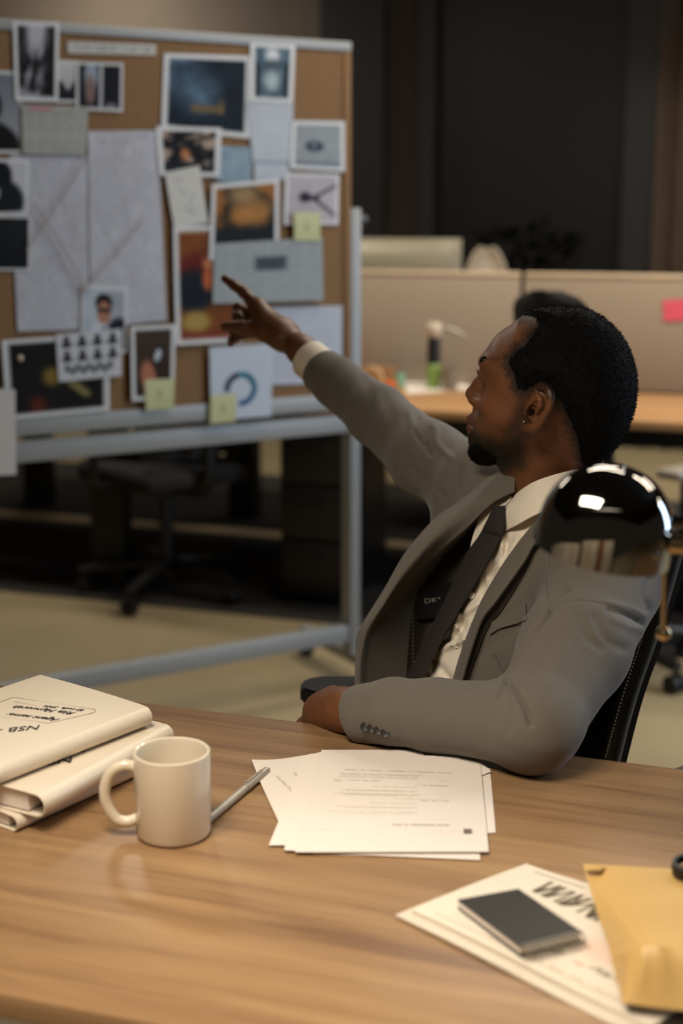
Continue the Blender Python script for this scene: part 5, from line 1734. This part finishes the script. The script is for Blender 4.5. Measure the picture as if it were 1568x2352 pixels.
# opening of the jacket (front faces only)
OPEN = [(1330, 1125), (1260, 1170), (1222, 1215), (1190, 1268), (1166, 1312), (1128, 1375), (1098, 1418), (1072, 1490), (1046, 1590), (1046, 1640), (800, 1640), (812, 1530), (828, 1455), (880, 1365), (950, 1280), (1040, 1215), (1108, 1158), (1150, 1136), (1178, 1112), (1200, 1040), (1330, 1040)]
osd = poly_sd(jx, jy, OPEN)
armd = ev(NEARARM + FARARM, Vj)
torsof = (Vj - T3(0, -.03, 0)) @ TFv > 0
kill = (osd < 0) & (armd > .012) & torsof & ((Vj @ RV) > 1.66)
keep = ~kill[Qj].any(1)
Qj2 = Qj[keep]
used = np.unique(Qj2); rem = -np.ones(len(Vj), int); rem[used] = np.arange(len(used))
jk = mesh_obj('jacket', Vj[used], rem[Qj2], M['suit'], person, True)


# fitted chest depth used by shirt, tie and lapels
samp = []
for px_s in range(960, 1240, 20):
    for py_s in range(1190, 1580, 26):
        h_ = trace(TORSO + YOKE, px_s, py_s)
        if h_ is not None: samp.append((px_s, py_s, h_[1]))
samp = np.array(samp)
def feats(x, y):
    x = (np.asarray(x, float) - 1100) / 200; y = (np.asarray(y, float) - 1380) / 200
    return np.stack([np.ones_like(x), x, y, x * x, x * y, y * y], -1)
cf, *_ = np.linalg.lstsq(feats(samp[:, 0], samp[:, 1]), samp[:, 2], rcond=None)
def YF(x, y): return float(feats(x, y) @ cf)
print('chest depth', YF(1150, 1190), YF(1060, 1380), YF(960, 1560), len(samp))
def fr(x, y, o=0.0): return at(x, y, YF(x, y) + o)


def strip(name, L_, R_, m, th, offs, parent, n=40, w=10, bulge=0.0, wr=None):
    """sheet between two picture polylines lying on the chest; offs = (left, right) depth offsets"""
    A = cat(L_, n); B = cat(R_, n); G = np.zeros((n, w, 3))
    for i in range(n):
        for j in range(w):
            t = j / (w - 1); x, y = A[i] * (1 - t) + B[i] * t
            o = offs[0] * (1 - t) + offs[1] * t - bulge * math.sin(math.pi * t)
            if wr is not None: o += wr(x, y)
            G[i, j] = fr(x, y, o)
    return sheet(name, G, th, m, parent)


# shirt front
SL_ = [(1184, 1125), (1150, 1148), (1112, 1165), (1086, 1230), (1072, 1290), (1042, 1365), (1006, 1440), (972, 1510), (940, 1600)]
SR_ = [(1300, 1120), (1275, 1150), (1250, 1190), (1215, 1250), (1165, 1335), (1118, 1420), (1085, 1510), (1062, 1600)]
def shirt_wr(x, y):
    o = 0
    for pts, w_, h_ in (([(1150, 1235), (1152, 1275), (1140, 1310)], 7, -.006), ([(1135, 1300), (1118, 1330), (1108, 1372)], 9, .007), ([(1118, 1325), (1122, 1345), (1105, 1370)], 5, -.005), ([(1100, 1385), (1075, 1400), (1058, 1410)], 10, -.007), ([(1060, 1400), (1062, 1440), (1050, 1462)], 8, .008), ([(1040, 1430), (1056, 1450), (1066, 1475)], 6, -.006),
                        ([(1010, 1490), (1040, 1480), (1068, 1470)], 8, -.007), ([(1000, 1520), (1020, 1545), (1045, 1575)], 7, .006), ([(1015, 1480), (1000, 1500), (995, 1540)], 7, .008), ([(1190, 1230), (1170, 1270), (1150, 1300)], 8, -.004), ([(1165, 1240), (1162, 1270), (1150, 1290)], 6, .004)):
        d = line_d(np.array([x]), np.array([y]), pts)[0]; o += 1.6 * h_ * math.exp(-(d / w_) ** 2)
    return o
sh = strip('shirt', SL_, SR_, M['shirt'], .002, (.020, .006), person, 90, 44, .0, shirt_wr)
for (x, y) in ((1083, 1368), (1049, 1481)):
    c = fr(x, y, .0085); nn = nrm(C0 - c + np.array([-.5, 0, .15]))
    MB().cyl(c, c + nn * .0012, .0048, .0044, 20).build('button', M['shirt'], sh)
# collar wing
ctop = [(1176, 1146, 1.932), (1187, 1132, 1.918), (1219, 1110, 1.897), (1257, 1095, 1.888), (1300, 1083, 1.893), (1350, 1073, 1.925), (1395, 1066, 1.985)]
cmid = [(1158, 1172, 1.918), (1172, 1168, 1.905), (1205, 1157, 1.884), (1244, 1138, 1.874), (1296, 1124, 1.878), (1350, 1112, 1.91), (1398, 1104, 1.975)]
cbot = [(1159, 1219, 1.905), (1168, 1214, 1.897), (1191, 1203, 1.877), (1232, 1181, 1.862), (1290, 1162, 1.864), (1350, 1148, 1.895), (1402, 1140, 1.965)]
sheet('collar', surf_grid([[at(*p) for p in r] for r in (ctop, cmid, cbot)], 16, 40), .0022, M['shirt'], sh)
ctop2 = [(1187, 1106, 1.985), (1181, 1122, 1.962), (1172, 1142, 1.940)]; cbot2 = [(1176, 1124, 1.985), (1167, 1142, 1.958), (1157, 1160, 1.936)]
sheet('collar', surf_grid([[at(*p) for p in r] for r in (ctop2, cbot2)], 6, 10), .002, M['shirt'], sh)
# shirt cuff of the pointing arm
def ring_tube(p, d, r0, r1, L, th, m, name, parent, sq=1.0):
    d = nrm(d); a = nrm(np.cross(d, [0, 0, 1])); b = np.cross(a, d); G = []
    prof = [(0, r0), (L * .5, (r0 + r1) / 2 + .0006), (L, r1), (L, r1 - th), (L * .5, (r0 + r1) / 2 - th), (0, r0 - th)]
    V, Fc = [], []; n = 48
    for k in range(n):
        w_ = 2 * math.pi * k / n
        for s_, r in prof: V.append(p + d * s_ + (a * math.cos(w_) + b * math.sin(w_) * sq) * r)
    for k in range(n):
        k2 = (k + 1) % n
        for i in range(6):
            i2 = (i + 1) % 6; Fc.append((k * 6 + i, k2 * 6 + i, k2 * 6 + i2, k * 6 + i2))
    return MB().raw(V, Fc).build(name, m, parent)


cq = at(735, 846, 2.478); cax = nrm(at(716, 830, 2.498) - at(775, 880, 2.44)); ring_tube(cq - cax * .03, cax, .0345, .0355, .064, .002, M['shirt'], 'cuff', sh)
# tie
TLs = [(1113, 1205), (1098, 1232), (1066, 1280), (1015, 1390), (964, 1491), (925, 1570), (905, 1610)]
TRs = [(1152, 1224), (1146, 1240), (1114, 1300), (1063, 1384), (1033, 1440), (994, 1509), (966, 1580), (955, 1610)]
tie = strip('tie', TLs, cat(TRs, 7), M['tie'], .003, (-.006, -.008), person, 60, 12, .004)
G = []
for (a, b, bul) in (((1136, 1158), (1160, 1160), .004), ((1126, 1178), (1159, 1180), .008), ((1116, 1198), (1159, 1204), .009), ((1109, 1213), (1155, 1222), .007), ((1112, 1220), (1150, 1229), .002)):
    G.append([fr(a[0] + (b[0] - a[0]) * t, a[1] + (b[1] - a[1]) * t + 3 * math.sin(math.pi * t), -.010 - bul * math.sin(math.pi * t)) for t in np.linspace(0, 1, 9)])
sheet('tie_knot', surf_grid(G, 20, 16), .006, M['tie'], tie)
kp = [fr(1020, 1446, -.006), fr(1034, 1440, -.004), fr(1031, 1462, -.004), fr(1018, 1468, -.006)]
sheet('tie_keeper', surf_grid([[kp[0], kp[1]], [kp[3], kp[2]]], 4, 4), .002, M['tie'], tie)

# near lapel: grey edge, dark strip beside it
N_in = [(1330, 1120), (1290, 1150), (1232, 1195), (1170, 1272), (1117, 1356), (1089, 1415), (1058, 1496), (1030, 1590)]
N_out = [(1370, 1165), (1300, 1200), (1230, 1246), (1201, 1292), (1137, 1382), (1104, 1425), (1079, 1496), (1052, 1590)]
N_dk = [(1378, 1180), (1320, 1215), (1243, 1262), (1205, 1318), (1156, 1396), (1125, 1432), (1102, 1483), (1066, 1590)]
strip('lapel', N_in, N_out, M['suit'], .003, (-.004, -.022), jk, 50, 10, .004)
strip('lapel_dark_strip', [(x - 3, y) for x, y in N_out], N_dk, M['lining'], .002, (-.008, -.0005), jk, 50, 6)
# far front: rolled lapel, facing and lining
P_out = [(1182, 1062), (1168, 1068), (1120, 1098), (1054, 1151), (1010, 1180), (977, 1212), (927, 1273), (883, 1350), (838, 1422), (819, 1461), (815, 1522), (814, 1600)]
Y_out = [2.03, 2.02, 2.00, 1.985, 1.975, 1.965, 1.95, 1.935, 1.925, 1.92, 1.91, 1.90]
P_mid = [(1182, 1090), (1165, 1100), (1128, 1124), (1062, 1178), (1012, 1222), (975, 1258), (925, 1318), (882, 1385), (845, 1440), (832, 1480), (826, 1530), (826, 1600)]
Y_mid = [1.985, 1.975, 1.965, 1.950, 1.94, 1.93, 1.92, 1.905, 1.90, 1.895, 1.888, 1.882]
P_in = [(1180, 1130), (1168, 1134), (1124, 1160), (1064, 1218), (1006, 1268), (955, 1318), (910, 1372), (874, 1425), (854, 1465), (846, 1500), (842, 1545), (842, 1600)]
Y_in = [1.965, 1.962, 1.962, 1.958, 1.955, 1.948, 1.94, 1.93, 1.92, 1.915, 1.91, 1.905]
P_fc = [(1178, 1136), (1165, 1142), (1126, 1167), (1072, 1224), (1020, 1278), (980, 1330), (954, 1380), (943, 1430), (938, 1475), (935, 1515), (933, 1550), (932, 1600)]
Y_fc = [1.975, 1.972, 1.975, 1.978, 1.982, 1.985, 1.985, 1.98, 1.975, 1.97, 1.965, 1.96]
P_ln = [(1180, 1150), (1168, 1152), (1142, 1175), (1125, 1235), (1095, 1300), (1070, 1360), (1045, 1410), (1025, 1455), (1008, 1495), (998, 1530), (990, 1560), (985, 1600)]
Y_ln = [1.985, 1.985, 1.985, 1.985, 1.985, 1.985, 1.98, 1.98, 1.975, 1.97, 1.965, 1.96]
def front_of(P_, Y_, o):
    r = []
    for p, y in zip(P_, Y_):
        h_ = trace(TORSO + YOKE, p[0], p[1]); r.append(y if h_ is None else min(y, h_[1] - o))
    return r
Y_out = front_of(P_out, Y_out, .004); Y_mid = front_of(P_mid, Y_mid, .012); Y_in = front_of(P_in, Y_in, .006)
Y_fc = [y + .014 * min(1, k / 4) for k, y in enumerate(Y_fc)]; Y_ln = [y + .012 * min(1, k / 4) for k, y in enumerate(Y_ln)]
mk = lambda P_, Y_: [at(p[0], p[1], y) for p, y in zip(P_, Y_)]
rows = [mk(P_out, Y_out), mk(P_mid, Y_mid), mk(P_in, Y_in)]
lapG = surf_grid([list(r) for r in zip(*rows)], 60, 18)
sheet('lapel', lapG, .003, M['suit'], jk)
fcG = surf_grid([list(r) for r in zip(mk(P_in, Y_in), [(a + b) / 2 + np.array([0, .004, 0]) for a, b in zip(mk(P_in, Y_in), mk(P_fc, Y_fc))], mk(P_fc, Y_fc))], 60, 14)
sheet('facing', fcG, .002, M['suit'], jk)
lnG = surf_grid([list(r) for r in zip(mk(P_fc, Y_fc), [(a + b) / 2 + np.array([0, .012, 0]) for a, b in zip(mk(P_fc, Y_fc), mk(P_ln, Y_ln))], mk(P_ln, Y_ln))], 60, 18)
lin_ = sheet('lining', lnG, .002, M['lining'], jk)
# maker's label and inner pocket button
def lnY(px, py):
    k = np.argmin(((np.stack(pix(lnG.reshape(-1, 3)), 1) - [px, py]) ** 2).sum(1)); return lnG.reshape(-1, 3)[k][1]
lb = [at(958, 1346, lnY(965, 1350) - .006), at(1040, 1338, lnY(1030, 1345) - .006), at(1020, 1416, lnY(1010, 1410) - .006), at(956, 1424, lnY(962, 1418) - .006)]
lbo = sheet('label_patch', surf_grid([[lb[0], lb[1]], [lb[3], lb[2]]], 6, 6), .001, M['label'], lin_)
xo = nrm(lb[1] - lb[0]); yo = nrm(np.cross(np.cross(xo, nrm(C0 - lb[0])) * -1, xo)); yo = nrm((lb[0] - lb[3]) - xo * ((lb[0] - lb[3]) @ xo))
cu_ = bpy.data.curves.new('lettering', 'FONT'); cu_.body = 'DKNY'; cu_.size = .0105; cu_.extrude = .0002; cu_.space_character = 1.05
ob = bpy.data.objects.new('lettering', cu_); COL.objects.link(ob)
me = bpy.data.meshes.new_from_object(ob.evaluated_get(bpy.context.evaluated_depsgraph_get())); bpy.data.objects.remove(ob); bpy.data.curves.remove(cu_)
og = lb[3] + (lb[0] - lb[3]) * .47 + (lb[1] - lb[0]) * .20 + nrm(C0 - lb[0]) * .0016; zo = np.cross(xo, yo)
me.transform(Matrix(((xo[0] * 1.35, yo[0], zo[0], og[0]), (xo[1] * 1.35, yo[1], zo[1], og[1]), (xo[2] * 1.35, yo[2], zo[2], og[2]), (0, 0, 0, 1))))
me.materials.clear(); me.materials.append(M['labelink']); link(bpy.data.objects.new('lettering', me), lbo)
c = at(1010, 1273, lnY(1020, 1280) - .006)
MB().cyl(c, c + np.array([-.001, -.0025, .0005]), .0075, .007, 20).build('button', M['button'], lin_)
stp = [at(x, y, lnY(x + 6, y) - .004) for x, y in [(948, 1330 + 9 * k) for k in range(22)]]
m_ = MB()
for p in stp: m_.box(p, (.0018, .001, .0026))
m_.build('stitching', M['trousers'], lin_)
# chest pocket welt on the near front
jpx = np.stack(pix(Vj), 1); jN = vnormals(Vj, Qj); jfc = -(jN * vd).sum(1) > .1
def surfJ(x, y, off):
    d2_ = ((jpx - [x, y]) ** 2).sum(1); d2_[~jfc] = 1e9
    k = np.argsort(d2_)[:6]; Ym = Vj[k][:, 1].min()
    k = k[Vj[k][:, 1] < Ym + .02]; Y_ = np.average(Vj[k][:, 1], weights=1 / (d2_[k] + 2))
    p = at(x, y, Y_); return p + nrm(C0 - p) * off
top_l = cat([(1128, 1428), (1150, 1416), (1182, 1400), (1213, 1389)], 14); bot_l = cat([(1124, 1456), (1146, 1442), (1180, 1432), (1213, 1421)], 14)
def tr_s(p, off):
    h_ = trace(JACK[:-3], p[0], p[1]); return h_ + nrm(C0 - h_) * off
top_l[:, 0] = np.minimum(top_l[:, 0], 1206); bot_l[:, 0] = np.minimum(bot_l[:, 0], 1207)
Gp_ = np.array([[tr_s(a * (1 - t) + b * t, .0022) for a, b in zip(top_l, bot_l)] for t in np.linspace(0, 1, 5)])
sheet('breast_pocket', Gp_, .003, M['suit'], jk)
seam = [tr_s(p, .0026) for p in cat([(1124, 1457), (1146, 1443), (1180, 1433), (1207, 1424), (1207, 1405), (1206, 1391)], 20)]
MB().tube(seam, .0006, 6).build('pocket_seam', M['trousers'], jk)
seam2 = [surfJ(*p, .0002) for p in cat([(1262, 1262), (1256, 1310), (1255, 1355), (1262, 1400)], 24)]
MB().tube(seam2, .0006, 6).build('sleeve_seam', M['trousers'], jk)
# cuff buttons of the near sleeve
for (x, y) in ((838, 1669), (853, 1673), (868, 1678), (884, 1684)):
    h_ = surfJ(x, y, .0004)
    nn = nrm(C0 - h_)
    MB().lathe([(0, .0005), (.0055, .0), (.0060, .0009), (.0052, .0017), (.0040, .0012), (0, .0010)], h_ + nn * .0005, 20, Vector((0, 0, 1)).rotation_difference(Vector(tuple(nn))).to_matrix().to_4x4()).build('cuff_button', M['button'], jk)
# jacket collar behind the neck
jc0 = [(1290, 1152, 1.868), (1340, 1135, 1.885), (1395, 1112, 1.96), (1390, 1085, 2.06), (1320, 1075, 2.09), (1240, 1078, 2.07), (1184, 1080, 2.03)]
jc1 = [(1300, 1202, 1.845), (1362, 1175, 1.862), (1425, 1140, 1.965), (1420, 1110, 2.09), (1320, 1105, 2.12), (1230, 1105, 2.09), (1176, 1100, 2.04)]
sheet('collar', surf_grid([[at(*p) for p in jc0], [at(*p) for p in jc1]], 8, 40), .004, M['suit'], jk)

# trousers and shoes (below the desk)
FH = nrm(np.array([TFv[0], TFv[1], 0])); LHv = np.array([-FH[1], FH[0], 0])
hip = np.array([HIP[0], HIP[1], .545])
LEGS = [ell(hip, (.17, .17, .11), None, .05)]
shoes = []
for sg in (1, -1):
    h0 = hip + LHv * sg * .09; k0 = h0 + FH * .42 + LHv * sg * .05 - RZ * .015; a0 = k0 + FH * -.02 - RZ * .44
    LEGS += [cap(h0, k0, .09, .066, .05), cap(k0, a0, .064, .048, .02)]
    shoes.append(a0)
Vt, Qt = mesh_sdf(LEGS + [func(lambda P: P[:, 2] - .075, hip * [1, 1, 0], .9, 0, 's')], hip - np.array([.75, .75, .55]), hip + np.array([.4, .4, .2]), .008)
mesh_obj('trousers', Vt, Qt, M['trousers'], person, True)
for a0 in shoes:
    b0 = a0 * [1, 1, 0]
    Vs, Qs = mesh_sdf([cap(b0 + RZ * .045 - FH * .02, b0 + RZ * .035 + FH * .18, .042, .036, .02), cap(b0 + RZ * .06, b0 + RZ * .10, .04, .042, .02), func(lambda P: P[:, 2] - .001, b0, .5, 0, 's')], b0 - np.array([.25, .25, .01]), b0 + np.array([.25, .25, .16]), .006)
    mesh_obj('shoe', Vs, Qs, M['plastic_black'], person, True)

# ------------------------------------------------------------------ his chair
M['leatherette'] = mat('black_leather', '13110f', .42, bump=.15, bscale=300)
M['thread'] = mat('pale_stitching', 'a5977c', .8)
chair = empty('desk_chair', (hip[0], hip[1], 0), 'black leather office chair the man sits in, pale stitching along its back edge', 'chair')
cc = np.array([hip[0], hip[1], 0])
CROT = Matrix(((FH[0], LHv[0], 0, 0), (FH[1], LHv[1], 0, 0), (0, 0, 1, 0), (0, 0, 0, 1)))
MB().box(cc + FH * .04 + RZ * .405, (.5, .5, .085), CROT, .03, 4).build('seat', M['leatherette'], chair)
# backrest: near edge fixed by the band seen right of the sleeve
nb0 = at(1536, 1290, 1.915); nb1 = at(1488, 1450, 1.895); nb2 = at(1436, 1600, 1.875); nb3 = at(1398, 1745, 1.86)
nb4 = nb3 + (nb3 - nb2) * 1.0
edge_n = [nb0 + (nb0 - nb1) * .3, nb0, nb1, nb2, nb3, nb4]
wdir = nrm(-LHv + RZ * .0)
G = []
for p in cat(edge_n, 30):
    G.append([p + wdir * .47 * t + (-FH) * (.055 * math.sin(math.pi * t)) for t in np.linspace(0, 1, 18)])
bk = sheet('backrest', np.array(G) - FH * 0, .028, M['leatherette'], chair)
bandL = [(1530, 1290), (1468, 1450), (1420, 1590), (1392, 1680), (1378, 1748)]
# border frame of the backrest
MB().tube(cat(edge_n, 30), .016, 12).build('border', M['leatherette'], bk)
spts = cat([at(1482, 1440, 1.868), at(1462, 1500, 1.862), at(1432, 1590, 1.852), at(1406, 1680, 1.842), at(1389, 1745, 1.836)], 90)
ms = MB()
for i in range(0, 88, 2): ms.tube([spts[i], spts[i + 1]], .0011, 6)
ms.build('stitching', M['thread'], bk)
# armrests
f0 = at(690, 1588, 2.075); f1 = at(830, 1576, 2.075)
for sg, lab in ((-1, None), (1, None)):
    if sg < 0:
        c = f0; d = nrm((f1 - f0) * [1, 1, 0])
    else:
        c = f0 + LHv * .60 - FH * .10; d = -FH
    sd = np.array([-d[1], d[0], 0])
    pts = [(0, -.018), (.0, .014), (.012, .03), (.03, .040), (.26, .045), (.27, .03), (.27, -.03), (.26, -.045), (.03, -.042)]
    ax = [c + d * (a + .0) + sd * b * (1 if sg < 0 else 1) for a, b in pts]
    V = [p - RZ * .012 for p in ax] + [p + RZ * .012 for p in ax]; n = len(ax)
    Fc = [tuple(range(n))[::-1], tuple(range(n, 2 * n))] + [(i, (i + 1) % n, n + (i + 1) % n, n + i) for i in range(n)]
    ar = MB().raw(V, Fc)
    bmesh.ops.bevel(ar.bm, geom=ar.bm.edges[:], offset=.004, segments=2, affect='EDGES')
    ar = ar.build('armrest', M['plastic_black'], chair)
    MB().tube([c + d * .15 - RZ * .012, c + d * .15 - RZ * .18, cc + LHv * sg * .22 + RZ * .40 + FH * .02], .016, 10).build('arm_post', M['plastic_black'], ar)
MB().cyl(cc + RZ * .10, cc + RZ * .37, .028, .024).build('gas_lift', M['plastic_black'], chair)
MB().tube(cat([cc + RZ * .36 - FH * .05, cc + RZ * .37 - FH * .24, nb4 + wdir * .235 - FH * .07], 10), .024, 10).build('back_post', M['plastic_black'], chair)
MB().cyl(cc + RZ * .07, cc + RZ * .13, .05, .04).build('base_hub', M['plastic_black'], chair)
for k in range(5):
    a = .4 + k * 2 * math.pi / 5; d = np.array([math.cos(a), math.sin(a), 0]); t_ = np.array([-d[1], d[0], 0])
    lg = MB().tube([cc + d * .03 + RZ * .10, cc + d * .18 + RZ * .095, cc + d * .32 + RZ * .075], [.03, .024, .018], 10).build('base_leg', M['plastic_black'], chair)
    m = MB()
    for z in (-1, 1): m.cyl(cc + d * .31 + t_ * (z * .006) + RZ * .028, cc + d * .31 + t_ * (z * .024) + RZ * .028, .028, None, 20)
    m.cyl(cc + d * .31 + RZ * .03, cc + d * .31 + RZ * .08, .008); m.build('caster', M['plastic_black'], lg)
